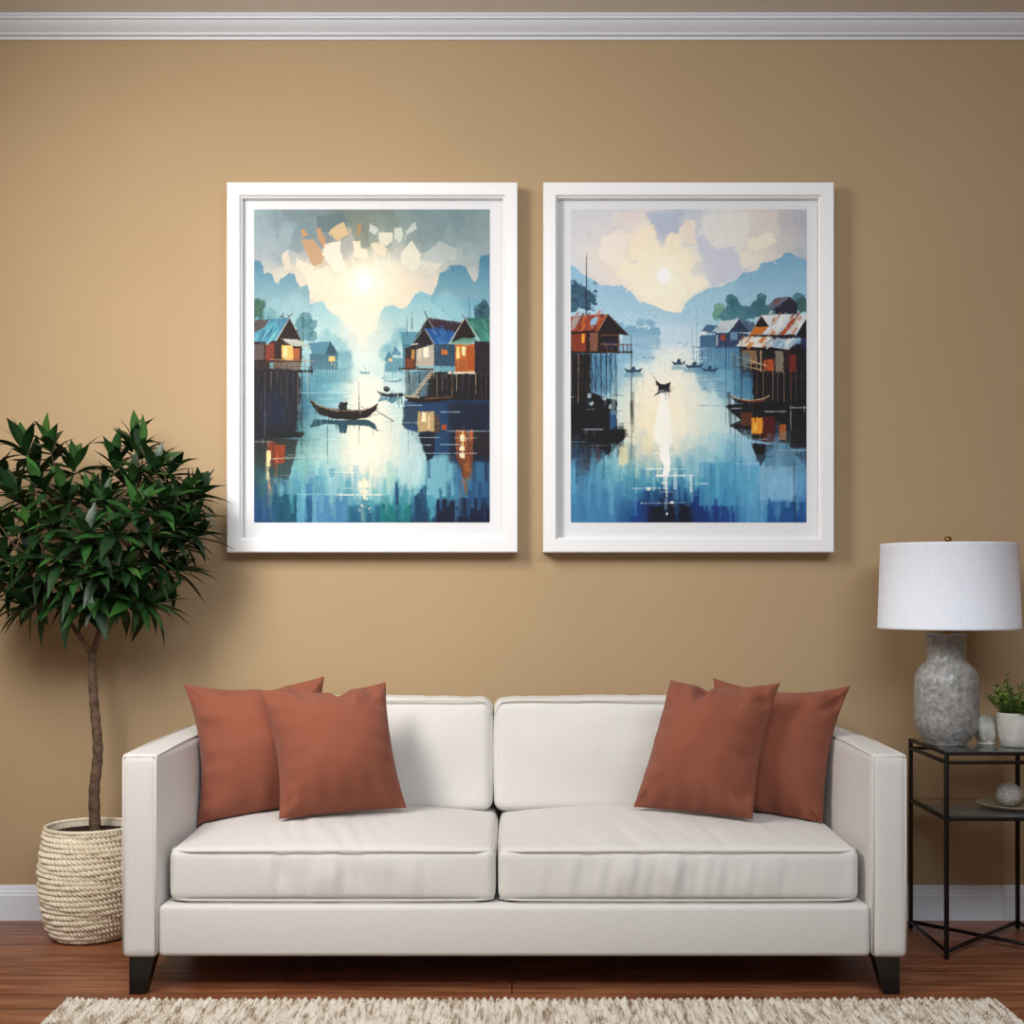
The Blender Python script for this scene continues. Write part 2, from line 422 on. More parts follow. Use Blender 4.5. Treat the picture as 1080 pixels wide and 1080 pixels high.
    s.rect(250, 497, 325, 540, (74,112,128), .9, warp=2, fade=.7); s.rect(300, 504, 318, 517, (250,205,130), .95, warp=2)
    s.rect(325, 490, 365, 540, (110,160,172), .6, warp=6, soft=4)
    for x in range(248, 345, 8): s.line(x, 535, x, 575, 1.6, (70,110,125), .55)
    s.rect(240, 538, 360, 575, (90,140,155), .4, soft=4, warp=3)
    s.poly([(494,438),(542,438),(560,470),(500,478)], (96,146,162), .9, 2); s.rect(500, 470, 545, 540, (80,126,146), .85, warp=2)
    s.poly([(450,512),(462,490),(478,512)], (82,132,150), .9, 1); s.poly([(470,500),(478,476),(500,500)], (82,132,150), .8, 1)
    s.rect(452, 508, 500, 545, (92,142,158), .8, warp=2, soft=1); s.rect(462, 509, 472, 517, (250,205,140), .9, warp=1)
    for x in range(450, 520, 7): s.line(x, 540, x, 575, 1.4, (80,125,140), .5)
    for x, y0, y1 in ((512, 402, 445), (525, 382, 430), (231, 382, 470), (680, 342, 400)): s.line(x, y0, x, y1, 1, (45,60,65), .85, 2.2)
    # left stilt house
    s.rect(98, 462, 228, 520, (70,44,38), 1, warp=1.5)
    s.rect(98, 470, 126, 520, (120,112,108), .8, warp=2); s.rect(130, 468, 153, 512, (150,74,48), .9, warp=2)
    s.rect(174, 474, 204, 514, (248,190,112), 1, warp=2); s.rect(178, 478, 190, 506, (255,226,160), .9, warp=2); s.rect(204, 482, 222, 512, (186,112,66), .95, warp=2)
    s.poly(A((25,782),(250,763),(262,770),(165,922),(20,922)), (84,136,162), 1, 1.5, (98,166,186))
    s.strokes(100, 408, 165, 458, 30, 34, 6, 2.15, 14, .8, .08, [(100,176,192),(66,106,128),(92,150,176),(120,190,200)])
    s.poly(A((20,782),(130,775),(100,828),(20,862)), (104,84,82), .9, 2)
    s.poly(A((264,760),(348,930),(176,922)), (58,34,30), 1, 1)
    s.line(*A((262,768))[0], *A((175,918))[0], 2.2, (205,190,170)); s.line(*A((262,764))[0], *A((345,925))[0], 2, (120,86,72))
    for p in (((255,762),(285,735)), ((262,768),(250,740)), ((220,765),(222,735))): s.line(*A(p[0])[0], *A(p[1])[0], 2, (45,36,36))
    s.poly(A((205,903),(330,912),(412,960),(280,952)), (208,206,190), 1, 1.5, (170,176,170))
    s.rect(98, 540, 258, 548, (46,34,32), 1, warp=1.5); s.line(140, 512, 262, 516, 2.2, (190,160,130), .9); s.line(140, 530, 258, 532, 1.5, (120,90,72), .9)
    for x in (142, 156, 170, 186, 202, 218, 236, 250): s.line(x, 511, x, 542, 1.7, (130,96,76), .9)
    s.rect(98, 514, 140, 542, (60,40,36), .9, warp=2); s.rect(150, 516, 225, 540, (120,70,42), .55, warp=3)
    s.poly(C_((20,30),(330,30),(340,160),(300,470),(20,500)), (36,30,38), .95, 8, (28,34,52), soft=2)
    s.rect(120, 600, 185, 690, (28,44,86), .65, warp=10, soft=6)
    for x, y0, y1, c in ((128,545,720,(120,104,100)),(145,545,600,(150,134,122)),(160,545,620,(96,86,86)),(172,545,610,(160,140,122)),(188,545,640,(100,92,92)),(204,545,660,(70,80,90)),(217,545,650,(150,134,116)),(228,545,780,(40,40,48)),(243,545,620,(190,172,150)),(180,600,680,(60,72,96)),(196,620,700,(44,52,70)),(214,660,710,(36,44,56))):
        s.line(x, y0, x, y1, 2.4, c, .85, 1.2)
    s.strokes(100, 560, 225, 690, 60, 50, 3, 1.57, 12, .6, .03, [(60,56,64),(40,60,96),(24,24,32),(84,74,74)])
    s.poly([(150,712),(225,706),(238,712),(225,722),(160,724)], (26,30,34), 1, 3)
    s.poly([(98,722),(218,726),(208,780),(192,838),(150,830),(98,800)], (56,48,46), .85, 5, (60,96,96), soft=1)
    s.rect(142, 732, 158, 800, (150,70,36), .8, warp=5); s.rect(156, 742, 182, 792, (176,82,36), .85, warp=5); s.rect(133, 758, 145, 800, (255,224,160), 1, warp=3)
    s.rect(134, 735, 148, 756, (150,74,40), .8, warp=3); s.strokes(134, 800, 146, 860, 8, 16, 5, 1.57, 10, .7, .05, [(206,120,80),(230,190,140)])
    s.line(160, 760, 160, 830, 2.5, (200,110,60), .7); s.line(137, 860, 137, 910, 4, (150,96,96), .5)
    s.rect(108, 830, 130, 890, (70,120,110), .5, warp=5, soft=3)
    for x0, y, x1 in ((98,734,150),(150,779,228),(160,826,230)): s.line(x0, y, x1, y, 1.6, (205,195,190), .8)
    # right stilt houses
    s.poly(B((240,50),(820,50),(820,20),(240,20)), (0,0,0), 0)
    s.poly(D((380,50),(820,50),(820,300),(560,270),(380,240)), (34,26,28), .97, 5)
    s.poly(D((235,40),(400,40),(400,240),(235,230)), (60,80,92), .6, 5, soft=2)
    s.rect(537, 470, 585, 530, (186,176,160), 1, warp=1.5); s.rect(556, 478, 570, 506, (255,242,206), 1, warp=2); s.rect(541, 482, 550, 505, (225,205,170), .9, warp=2)
    s.rect(584, 470, 642, 530, (62,92,112), 1, warp=1.5); s.rect(605, 485, 620, 499, (222,124,54), 1, warp=2); s.strokes(586, 476, 640, 526, 16, 24, 5, 1.57, 12, .6, .05)
    s.rect(507, 480, 536, 540, (70,50,44), .9, warp=2); s.rect(524, 486, 532, 512, (226,170,90), .8, warp=1); s.rect(508, 510, 532, 536, (150,80,40), .8, warp=3)
    s.poly(B((385,765),(612,795),(575,865),(420,842)), (84,60,70), 1, 1.5, (66,50,66))
    s.poly(B((362,832),(420,824),(578,862),(528,938),(425,938)), (40,92,148), 1, 1.5, (52,112,170)); s.strokes(566, 430, 632, 465, 14, 26, 5, 1.0, 14, .7, .1, [(60,120,170),(36,76,126),(90,150,190)])
    s.poly(B((383,768),(422,838),(365,832),(300,900)), (52,42,46), 1, 1); s.poly(B((362,832),(426,938),(284,942)), (52,40,42), 1, 1)
    s.line(*B((362,832))[0], *B((426,936))[0], 2, (190,190,184)); s.line(*B((384,768))[0], *B((286,940))[0], 1.6, (130,120,112)); s.line(*B((384,768))[0], *B((424,836))[0], 1.6, (180,170,160))
    s.poly(B((218,978),(305,936),(430,938),(300,976)), (58,58,62), 1, 1.5); s.line(*B((270,944))[0], *B((322,938))[0], 3, (214,208,190))
    s.line(*B((385,768))[0], *B((362,720))[0], 2.4, (44,48,54)); s.line(*B((350,815))[0], *B((362,800))[0], 2, (60,60,60))
    s.rect(641, 470, 696, 548, (202,118,54), 1, warp=1.5); s.rect(645, 478, 654, 510, (255,214,130), 1, warp=2); s.rect(660, 477, 669, 502, (255,232,170), 1, warp=2)
    s.rect(672, 476, 692, 540, (178,92,40), .8, warp=2); s.rect(694, 462, 736, 550, (58,42,52), 1, warp=1.5); s.rect(642, 512, 672, 546, (170,100,52), .8, warp=3)
    s.poly(B((635,764),(810,772),(810,922),(742,922),(690,850)), (62,122,112), 1, 1.5, (74,144,130)); s.strokes(686, 408, 734, 456, 16, 28, 5, 1.1, 14, .7, .1, [(86,150,134),(44,96,96),(104,168,150)])
    s.poly(B((630,766),(706,892),(536,942)), (54,34,30), 1, 1); s.poly(B((518,942),(622,896),(722,908),(662,945)), (92,142,126), 1, 1.5, (150,178,158))
    s.line(*B((632,768))[0], *B((522,940))[0], 2, (196,178,150)); s.line(*B((634,766))[0], *B((735,918))[0], 2, (180,190,170)); s.line(*B((632,766))[0], *B((612,742))[0], 2, (44,48,50))
    s.line(*D((190,22))[0], *D((430,30))[0], 5, (92,66,52)); s.rect(622, 545, 696, 551, (228,212,184), 1, warp=1); s.rect(696, 548, 736, 553, (70,50,46), 1)
    for x, c in ((507,(150,132,116)),(518,(44,44,50)),(530,(120,104,92)),(545,(50,40,40)),(560,(120,108,96)),(578,(70,60,56)),(592,(150,140,128)),(607,(160,150,140)),(620,(90,80,74)),(633,(186,150,110)),(645,(170,156,140)),(662,(190,176,160)),(680,(120,100,84)),(697,(186,166,146)),(712,(100,84,76)),(725,(130,112,100))):
        s.line(x, 550, x + s.r.uniform(-1, 1), 605 + s.r.uniform(-15, 40), 2.2, c, .85, 1.2)
    s.strokes(600, 560, 735, 640, 50, 45, 3, 1.57, 8, .6, .03, [(24,20,24),(60,46,42),(40,44,60),(90,72,60)])
    for i in range(11):                                  # ladder to the landing
        x, y = 578 - i * 5.0, 548 + i * 6.6; s.line(x - 9, y + 1.5, x + 8, y - 1, 3, (206,190,158))
    s.line(584, 546, 534, 615, 2, (100,80,64))
    # reflections of the right bank
    s.poly(D((225,240),(820,230),(820,660),(720,600),(640,760),(560,600),(440,600),(385,640),(320,450),(225,420)), (30,70,108), .93, 6, (34,84,120), soft=1)
    s.rect(625, 630, 735, 790, (24,32,52), .7, warp=8, soft=4); s.rect(690, 700, 735, 770, (70,40,40), .6, warp=8, soft=3)
    s.poly(D((320,450),(440,440),(425,610),(380,640)), (22,32,56), .9, 4)
    s.rect(500, 640, 545, 690, (66,82,96), .7, warp=5, soft=1); s.rect(540, 652, 586, 706, (190,162,118), 1, warp=4); s.rect(551, 655, 562, 680, (255,230,180), 1, warp=3); s.rect(568, 656, 573, 700, (240,212,160), .8, warp=2)
    s.rect(586, 660, 600, 710, (110,80,60), .8, warp=4); s.rect(605, 688, 618, 702, (190,90,46), .9, warp=2)
    s.poly(D((565,435),(690,440),(690,640),(650,760),(620,760),(580,640)), (170,96,44), .95, 5, (110,70,52)); s.strokes(646, 705, 690, 810, 26, 26, 6, 1.57, 18, .7, .1, [(214,130,56),(140,72,36),(96,74,66)])
    for y, h in ((716,16),(745,14),(766,12)): s.rect(655, y, 668, y + h, (255,240,196), 1, warp=4)
    s.rect(660, 705, 664, 780, (255,226,160), .8, warp=2); s.strokes(655, 820, 668, 860, 6, 20, 4, 1.57, 10, .7, .05, [(196,110,80)])
    for x0, y, x1 in ((500,683,545),(540,723,603),(545,743,580),(600,654,655),(620,706,735),(640,724,700),(600,742,660),(500,826,560),(560,766,700)): s.line(x0, y, x1, y, 1.8, (190,214,220), .75)
    s.line(515, 700, 515, 770, 1.4, (60,74,84), .7); s.line(564, 780, 564, 850, 1.4, (40,70,90), .7)
    # boats
    s.poly([(422,586),(432,598),(455,605),(500,602),(500,612),(470,615),(440,610)], (34,42,50), 1, 1); s.disc(456, 592, 9, 8, (40,58,68), 1, warp=3)
    s.poly([(440,612),(500,614),(470,632),(455,622),(432,628)], (70,120,138), .8, 3)
    s.poly([(498,604),(512,612),(560,612),(632,612),(618,624),(560,630),(515,626)], (46,34,32), 1, 2); s.line(505, 611, 545, 614, 4, (190,172,140)); s.line(560, 618, 632, 613, 2.4, (150,100,70))
    s.poly([(383,541),(390,546),(406,546),(414,541),(410,551),(388,551)], (104,146,158), .95); s.line(399, 530, 399, 545, 1.2, (110,150,160), .8)
    s.path([(445,560),(455,570),(480,572),(498,566)], 2.4, (60,96,114), .9)
    s.poly([(247,617),(254,622),(272,634),(300,643),(340,648),(395,648),(418,640),(434,629),(428,648),(405,669),(370,675),(310,672),(275,660),(258,640)], (40,25,22), 1, 1)
    s.path([(249,620),(272,636),(302,646),(342,651),(396,650),(420,641),(432,632)], 2, (150,118,92))
    for x, y in ((262,629),(274,636),(288,641),(302,645),(316,648)): s.line(x, y - 1, x + 9, y + 5, 2.4, (196,170,140))
    s.poly([(328,648),(326,636),(332,626),(343,628),(351,626),(350,648)], (34,44,52), 1, 1.5)
    s.line(382, 572, 382, 650, 1, (70,52,44), 1, 2.4); s.line(386, 638, 398, 645, 1.6, (70,52,44)); s.line(424, 648, 476, 679, 2, (66,60,56)); s.line(455, 680, 476, 679, 1.2, (120,120,116), .7)
    s.poly([(262,672),(310,676),(405,674),(424,684),(434,707),(408,692),(376,690),(352,689),(348,711),(330,711),(325,688),(290,686),(248,698)], (44,86,100), .95, 2)
    s.line(297, 690, 297, 794, 2.2, (70,96,98), .85, 1); s.line(382, 690, 382, 740, 1.8, (120,120,110), .8); s.line(243, 700, 240, 730, 5, (100,160,176), .4)
    s.glints(250, 575, 560, 640, 16, 20, 70, (225,242,238), .7); s.glints(345, 580, 450, 640, 26, 10, 40, (255,250,232), .7); s.glints(330, 700, 460, 830, 44, 20, 90, (255,250,226), .6)
    s.rect(378, 840, 414, 858, (255,240,205), 1, warp=5); s.rect(386, 862, 408, 874, (255,236,200), .8, warp=5); s.line(320, 878, 446, 878, 2.6, (250,240,214)); s.line(335, 860, 400, 860, 1.6, (220,232,222), .8)
    s.strokes(378, 880, 420, 925, 16, 7, 4, 1.2, 6, .9, .8, [(252,238,206)]); s.line(400, 900, 400, 950, 2, (200,170,130), .6)
    for y in (776, 826, 770, 876): s.line(s.r.uniform(150, 220), y, s.r.uniform(430, 520), y, 1.4, (226,236,228), .5)
    s.finish(900)
    return s.result()

def paint_rusty_roofs():
    s = Canvas((108, 106, 746, 953), 744, 990, 8)
    A = T(97.8, 90); B = T(421.9, 90); C_ = T(97.8, 527); D = T(421.9, 527)
    xs = [108, 210, 310, 400, 500, 600, 745]
    ys = [106, 180, 240, 300, 360, 420, 470, 520, 580, 640, 700, 760, 810, 860, 910, 953]
    s.grid(xs, ys, [
        [(205,205,210),(205,205,212),(222,210,205),(178,188,205),(212,213,212),(215,205,195),(176,177,186)],
        [(208,208,212),(222,212,208),(245,228,208),(190,195,210),(224,223,216),(220,210,198),(182,182,190)],
        [(210,210,214),(240,226,208),(250,232,205),(253,238,205),(205,208,215),(235,224,205),(180,184,192)],
        [(200,205,214),(228,216,208),(252,236,206),(255,244,215),(240,228,208),(205,206,212),(170,185,200)],
        [(170,195,215),(190,205,218),(245,232,210),(253,238,205),(225,220,212),(160,190,210),(140,175,200)],
        [(150,190,215),(165,200,222),(190,212,225),(240,232,215),(180,208,222),(140,180,205),(130,170,195)],
        [(110,160,190),(140,185,210),(190,212,225),(205,220,228),(170,205,220),(120,165,195),(100,140,170)],
        [(70,120,155),(110,165,195),(215,228,228),(240,238,218),(150,195,215),(90,145,180),(60,90,115)],
        [(55,95,130),(120,170,195),(245,235,210),(250,240,212),(180,212,220),(90,140,170),(40,50,60)],
        [(40,70,95),(190,215,215),(248,234,200),(252,240,210),(200,222,222),(150,190,205),(35,35,40)],
        [(30,50,70),(180,205,205),(246,230,190),(252,240,210),(195,220,215),(170,205,220),(50,60,75)],
        [(90,140,165),(160,195,200),(215,215,185),(200,215,205),(140,190,205),(140,185,210),(70,110,140)],
        [(85,145,175),(105,165,185),(125,180,190),(140,190,200),(100,165,190),(110,170,205),(110,165,200)],
        [(75,135,170),(85,145,175),(70,140,170),(50,125,165),(65,130,170),(110,170,200),(110,160,200)],
        [(65,125,165),(70,130,170),(30,75,130),(20,50,95),(30,80,140),(80,140,185),(50,100,155)],
        [(65,125,165),(60,125,165),(25,65,120),(12,20,45),(25,60,125),(70,130,175),(25,75,130)]])
    s.strokes(108, 106, 745, 380, 240, 60, 30, 1.0, 6, .45, 1.6)
    s.poly(A((520,60),(740,60),(750,190),(660,210),(640,290),(600,230),(560,130)), (180,188,206), .95, 5, soft=1)
    s.poly(A((230,240),(330,170),(440,230),(380,330),(320,440),(210,360)), (242,230,214), .8, 8, soft=3)
    s.poly(A((420,210),(580,140),(620,280),(740,280),(820,300),(830,480),(440,480)), (252,232,198), .75, 8, soft=3)
    s.poly(A((650,250),(700,190),(750,210),(770,290),(680,310)), (250,230,196), .9, 5); s.poly(A((740,180),(800,100),(860,120),(860,280),(760,260)), (240,222,200), .85, 6, soft=1)
    s.poly(A((300,60),(480,60),(500,150),(400,180),(320,140)), (226,214,206), .8, 8, soft=3)
    s.poly(A((360,390),(440,370),(440,470),(340,480)), (248,230,196), .7, 6, soft=2); s.poly(A((415,378),(480,380),(470,402),(430,400)), (196,196,206), .8, 3)
    s.poly(B((60,240),(110,210),(150,270),(210,300),(330,290),(350,400),(420,440),(340,500),(180,560),(100,480),(20,470),(50,400),(100,390),(80,300)), (196,200,214), .92, 7, soft=1)
    s.poly(B((100,80),(400,60),(420,190),(360,320),(300,300),(230,230),(170,290),(120,210)), (222,222,214), .85, 8, soft=2)
    s.poly(B((400,240),(560,190),(600,250),(520,310),(420,320)), (240,228,206), .85, 6, soft=1.5); s.poly(B((345,330),(420,330),(430,400),(380,450)), (236,226,208), .8, 6, soft=1.5)
    s.poly(B((410,70),(600,60),(620,200),(480,220)), (218,206,196), .7, 8, soft=3)
    s.disc(360, 290, 110, 100, (255,242,210), .5, warp=12, soft=18); s.disc(360, 286, 48, 50, (255,246,220), .6, soft=10); s.disc(360, 286, 18, 23, (255,255,252), 1, soft=2.5)
    s.strokes(230, 180, 480, 380, 60, 30, 14, .8, 6, .4, 1.6)
    # mountains
    s.poly(A((20,412),(50,425),(100,470),(160,500),(225,552),(270,545),(310,555),(360,543),(400,570),(440,600),(480,650),(540,670),(600,692),(660,720),(760,735),(900,860),(900,930),(20,930)), (140,182,210), 1, 2, (182,212,225))
    s.poly(B((-40,735),(0,660),(60,610),(140,568),(230,555),(330,510),(380,462),(470,450),(500,400),(560,388),(630,365),(650,335),(690,330),(750,360),(820,385),(820,900),(-40,900)), (126,168,196), 1, 2, (176,210,226))
    s.poly(B((-40,735),(0,660),(60,610),(140,568),(230,555),(330,510),(300,800),(-40,800)), (166,202,222), .5, 6, soft=10)
    s.rect(300, 420, 450, 470, (196,216,226), .7, warp=8, soft=10)
    # far shore
    for x, y, w in ((250,425,40),(285,430,36),(318,430,34)):
        s.poly([(x - 4, y + 14), (x + 6, y - 4), (x + w - 6, y - 4), (x + w, y + 14)], (122,164,192), .8, 2); s.rect(x, y + 12, x + w - 4, y + 52, (118,162,190), .7, warp=4, fade=.3)
    for x, y, r in ((240,420,12),(296,412,12),(320,414,12),(330,420,9)): s.disc(x, y, r, r, (130,172,198), .8, warp=6)
    s.rect(200, 470, 330, 520, (120,170,200), .5, warp=6, soft=6)
    for x in (335, 342, 350, 322): s.line(x, 455, x, 486, 1.3, (90,130,160), .7)
    # trees
    for x, y, r in ((112,310,14),(125,320,16),(140,330,16),(118,340,20),(152,340,14),(165,350,12),(140,356,18),(172,360,7),(112,365,18),(150,368,12)): s.disc(x, y, r, r, (66,100,122), .9, warp=7)
    s.strokes(108, 300, 178, 380, 40, 10, 6, .5, 12, .7, 1.6, [(56,90,110),(84,120,136),(50,84,92)])
    s.line(151, 222, 151, 255, .8, (70,70,74), .9, 1.6); s.line(151, 250, 152, 520, 2, (60,56,60), 1, 4)
    for x, y, r, c in ((510,375,16,(122,164,140)),(505,392,14,(110,156,140)),(545,352,17,(76,122,128)),(552,372,22,(70,116,132)),(575,388,22,(80,126,138)),(535,395,20,(84,132,142)),(625,350,15,(78,120,130)),(616,370,20,(70,110,120)),(640,385,20,(74,116,124)),(600,385,18,(76,120,134)),(725,345,16,(90,128,144)),(735,365,20,(70,104,104)),(705,370,16,(80,116,120)),(660,395,22,(70,112,118))):
        s.disc(x, y, r, r, c, .92, warp=8)
    s.strokes(495, 345, 660, 405, 60, 10, 6, .5, 14, .6, 1.6)
    s.poly(B((540,690),(590,630),(680,622),(720,650),(610,700)), (112,116,132), 1, 2); s.poly(B((580,700),(690,625),(735,670),(735,740),(600,740)), (54,52,68), 1, 2); s.poly(B((585,640),(630,632),(610,670),(580,670)), (130,88,80), .8, 2)
    # mid right houses
    s.poly(B((95,860),(130,812),(210,815),(190,870)), (84,116,144), 1, 1.5); s.poly(B((70,882),(100,855),(138,855),(112,882)), (220,224,222), 1, 1.5); s.rect(458, 446, 500, 480, (80,116,146), 1, warp=2)
    s.poly(B((170,858),(235,785),(352,772),(275,855)), (202,206,208), 1, 1.5, (176,188,196)); s.poly(B((350,772),(420,860),(280,862)), (58,72,96), 1, 1)
    s.poly(B((360,780),(440,790),(470,830),(420,860)), (90,108,132), 1, 1.5); s.rect(498, 440, 588, 482, (66,82,110), 1, warp=2); s.rect(514, 446, 526, 462, (176,84,66), .9, warp=2); s.rect(540, 438, 558, 460, (116,150,178), .9, warp=2); s.rect(500, 446, 506, 476, (170,180,186), .8, warp=2)
    s.rect(458, 478, 600, 540, (84,128,160), .75, warp=3, soft=1, fade=.5)
    for x in range(440, 600, 8): s.line(x, 478, x, 520 + s.r.uniform(-10, 30), 1.6, (58,96,128), .75)
    s.line(437, 478, 500, 480, 2, (100,130,150)); s.line(448, 380, 448, 480, 1, (110,130,150), .7); s.line(437, 430, 437, 500, 1.4, (90,110,130), .7)
    # left stilt house
    s.rect(108, 430, 240, 495, (64,38,32), 1, warp=1.5); s.rect(110, 442, 150, 490, (150,72,38), .9, warp=3); s.rect(138, 442, 146, 468, (248,160,60), 1, warp=1.5); s.rect(160, 440, 182, 490, (156,112,88), .8, warp=3)
    s.poly(A((20,755),(262,742),(280,738),(205,855),(140,850),(20,855)), (168,84,52), 1, 1.5, (150,80,56))
    s.strokes(110, 398, 200, 430, 24, 34, 7, 2.1, 14, .85, .1, [(192,92,50),(170,164,164),(206,120,70),(128,60,44),(120,64,52)])
    s.poly(A((165,770),(215,757),(190,815),(155,810)), (150,180,208), 1, 2); s.poly(A((40,765),(95,757),(55,830),(30,850)), (168,160,158), .9, 2)
    s.poly(A((270,740),(412,882),(330,872),(330,920),(215,930),(205,860)), (52,34,34), 1, 1); s.line(*A((272,740))[0], *A((412,882))[0], 3.4, (84,62,58)); s.line(*A((272,740))[0], *A((206,858))[0], 2, (190,150,120))
    s.rect(196, 462, 232, 482, (44,52,90), .9, warp=2); s.line(190, 446, 236, 446, 2, (120,90,70)); s.line(190, 470, 272, 473, 3, (140,110,90)); s.line(108, 494, 276, 492, 4, (46,36,36))
    for x in (192, 206, 220, 236, 250, 262, 272): s.line(x, 470, x, 498, 2.4, (104,76,66))
    s.line(238, 440, 238, 492, 2, (120,100,90)); s.line(271, 445, 271, 495, 1.6, (80,76,80), .8)
    s.rect(108, 496, 162, 700, (32,24,28), .96, warp=5); s.poly(C_((20,150),(150,180),(330,240),(340,440),(420,460),(280,580),(190,670),(20,660)), (24,22,28), .97, 3)
    for x, c in ((112,(80,60,54)),(122,(40,32,36)),(130,(150,120,100)),(140,(70,54,50)),(152,(60,50,50)),(164,(60,48,50)),(176,(40,40,48)),(190,(36,38,46)),(204,(38,40,48)),(216,(32,34,42)),(230,(28,30,36))): s.line(x, 496, x + s.r.uniform(-3, 3), 630, 2.8, c, .92, 2)
    for p in ((170,500,200,600),(196,500,176,580),(210,500,228,600),(160,510,180,620)): s.line(*p, 1.6, (44,44,52), .8)
    s.rect(164, 500, 230, 600, (62,96,124), .3, warp=4, soft=3)
    for x, y, r in ((160,610,6),(166,632,5),(200,615,7),(214,640,5)): s.disc(x, y, r, r, (186,206,216), .8, warp=5)
    s.rect(214, 650, 232, 705, (56,98,136), .95, warp=2); s.disc(226, 634, 9, 14, (30,28,34), 1, warp=3)
    s.poly(C_((20,540),(110,540),(280,580),(190,672),(20,662)), (66,94,118), .85, 4); s.rect(172, 742, 186, 790, (110,92,88), .6, warp=3)
    s.rect(190, 700, 262, 716, (24,24,30), .9, warp=3); s.poly([(190,745),(232,745),(208,772),(198,760)], (34,42,56), .9, 2)
    s.line(154, 690, 156, 870, 3.4, (52,40,44), .95, 2); s.line(136, 760, 134, 920, 2.6, (70,66,80), .9, 1); s.line(152, 700, 152, 730, 2, (150,80,50), .9)
    s.line(272, 470, 273, 780, 2.6, (46,48,56), .95, 2.4); s.disc(273, 650, 3.4, 30, (36,36,44), .9); s.line(304, 548, 304, 605, 1.6, (110,120,120), .8)
    for x0, y, x1 in ((108,613,118),(150,647,175),(140,701,196),(108,744,340),(236,675,262),(108,735,150)): s.line(x0, y, x1, y, 1.8, (176,196,206), .8)
    # right rusty houses
    s.rect(565, 470, 746, 560, (40,30,34), 1, warp=3); s.rect(600, 540, 746, 720, (30,26,30), .97, warp=4)
    s.rect(570, 488, 610, 525, (150,122,92), .9, warp=3); s.rect(630, 512, 656, 542, (196,96,46), .9, warp=4); s.rect(660, 490, 682, 545, (150,140,124), .85, warp=4); s.rect(700, 500, 718, 545, (136,52,40), .9, warp=3); s.rect(686, 480, 700, 540, (80,40,36), .8, warp=3); s.rect(730, 450, 746, 482, (52,56,96), .9, warp=2)
    s.poly(B((500,745),(810,740),(770,830),(700,885),(520,875),(460,860)), (206,212,214), 1, 1.5, (188,192,196))
    s.strokes(635, 396, 738, 440, 34, 34, 8, 2.1, 14, .9, .1, [(214,216,216),(150,182,204),(186,96,56),(200,196,190),(150,116,92),(222,224,222)])
    s.poly(B((700,770),(730,765),(660,870),(620,880)), (178,84,48), .95, 3); s.poly(B((580,760),(610,757),(560,800)), (160,104,76), .9, 2)
    s.poly(B((497,748),(548,822),(455,828)), (48,34,32), 1, 1); s.poly(B((455,826),(545,820),(500,872),(410,880)), (202,120,48), 1, 2); s.line(*B((497,748))[0], *B((420,880))[0], 2, (170,140,110))
    s.poly(B((800,760),(820,760),(820,900),(720,900)), (36,30,40), 1, 1.5); s.line(*B((812,748))[0], *B((705,888))[0], 3, (216,216,214))
    s.rect(590, 445, 715, 458, (40,32,34), .95, warp=2)
    s.poly(B((325,955),(400,890),(575,895),(500,962)), (216,212,202), 1, 2); s.strokes(566, 455, 640, 476, 16, 26, 7, 2.3, 12, .9, .1, [(200,124,60),(226,224,214),(180,100,50),(224,220,210)])
    s.poly(B((510,955),(580,905),(765,900),(680,975)), (176,190,200), 1, 2); s.strokes(645, 458, 720, 482, 14, 26, 7, 2.3, 12, .9, .1, [(120,160,190),(220,220,218),(170,110,80),(150,180,200)])
    s.line(545, 500, 640, 530, 3, (200,176,140)); s.line(545, 520, 640, 545, 3, (190,160,120)); s.line(548, 532, 746, 560, 3, (60,46,42)); s.line(545, 495, 548, 548, 2.4, (190,160,120)); s.line(622, 488, 622, 545, 3, (210,180,140)); s.line(570, 424, 571, 700, 1.6, (80,76,80), .9)
    for x in (560, 580, 596, 610): s.line(x, 505, x, 540, 2.2, (170,140,108))
    for x, c in ((551,(50,50,56)),(569,(54,56,64)),(597,(60,50,50)),(612,(110,84,64)),(628,(150,120,96)),(640,(90,70,60)),(655,(150,130,112)),(668,(130,110,96)),(684,(160,140,120)),(703,(170,120,90)),(716,(110,92,80)),(732,(90,76,72))): s.line(x, 540, x + s.r.uniform(-2, 2), 640, 2.4, c, .85, 1.6)
    s.rect(552, 545, 600, 640, (70,120,150), .55, warp=3, soft=2); s.poly(B((300,1000),(420,1000),(420,1180),(300,1180)), (84,130,158), .5, 3, soft=2)
    for x in (527, 551, 569): s.line(x, 440 if x == 527 else 500, x, 690, 2, (50,58,68), .85, 1.4)
    # reflections right
    s.poly(D((380,200),(230,230),(200,180),(100,180),(70,80),(20,0),(330,0)), (86,138,168), .5, 6, soft=3)
    s.poly(D((255,272),(560,240),(820,260),(820,520),(600,520),(420,500),(340,440),(280,404),(360,370)), (32,28,32), .97, 3)
    s.poly(D((420,520),(590,535),(500,660),(490,715),(484,655)), (30,28,34), 1, 2); s.poly(D((590,535),(700,560),(740,600),(800,720),(700,700),(520,662)), (96,134,158), .9, 3); s.poly(D((720,590),(820,570),(820,720)), (48,44,52), .95, 2)
    s.rect(568, 655, 600, 690, (120,70,42), .85, warp=4); s.rect(597, 668, 626, 712, (232,148,50), 1, warp=3); s.rect(602, 680, 612, 706, (250,190,90), .8, warp=3); s.rect(628, 665, 660, 735, (108,34,26), .85, warp=3); s.rect(672, 688, 690, 730, (196,110,50), .85, warp=4); s.rect(700, 690, 746, 750, (44,40,44), .8, warp=3)
    s.rect(662, 680, 672, 735, (66,84,100), .8, warp=3); s.line(703, 635, 703, 705, 2.4, (176,176,176), .8)
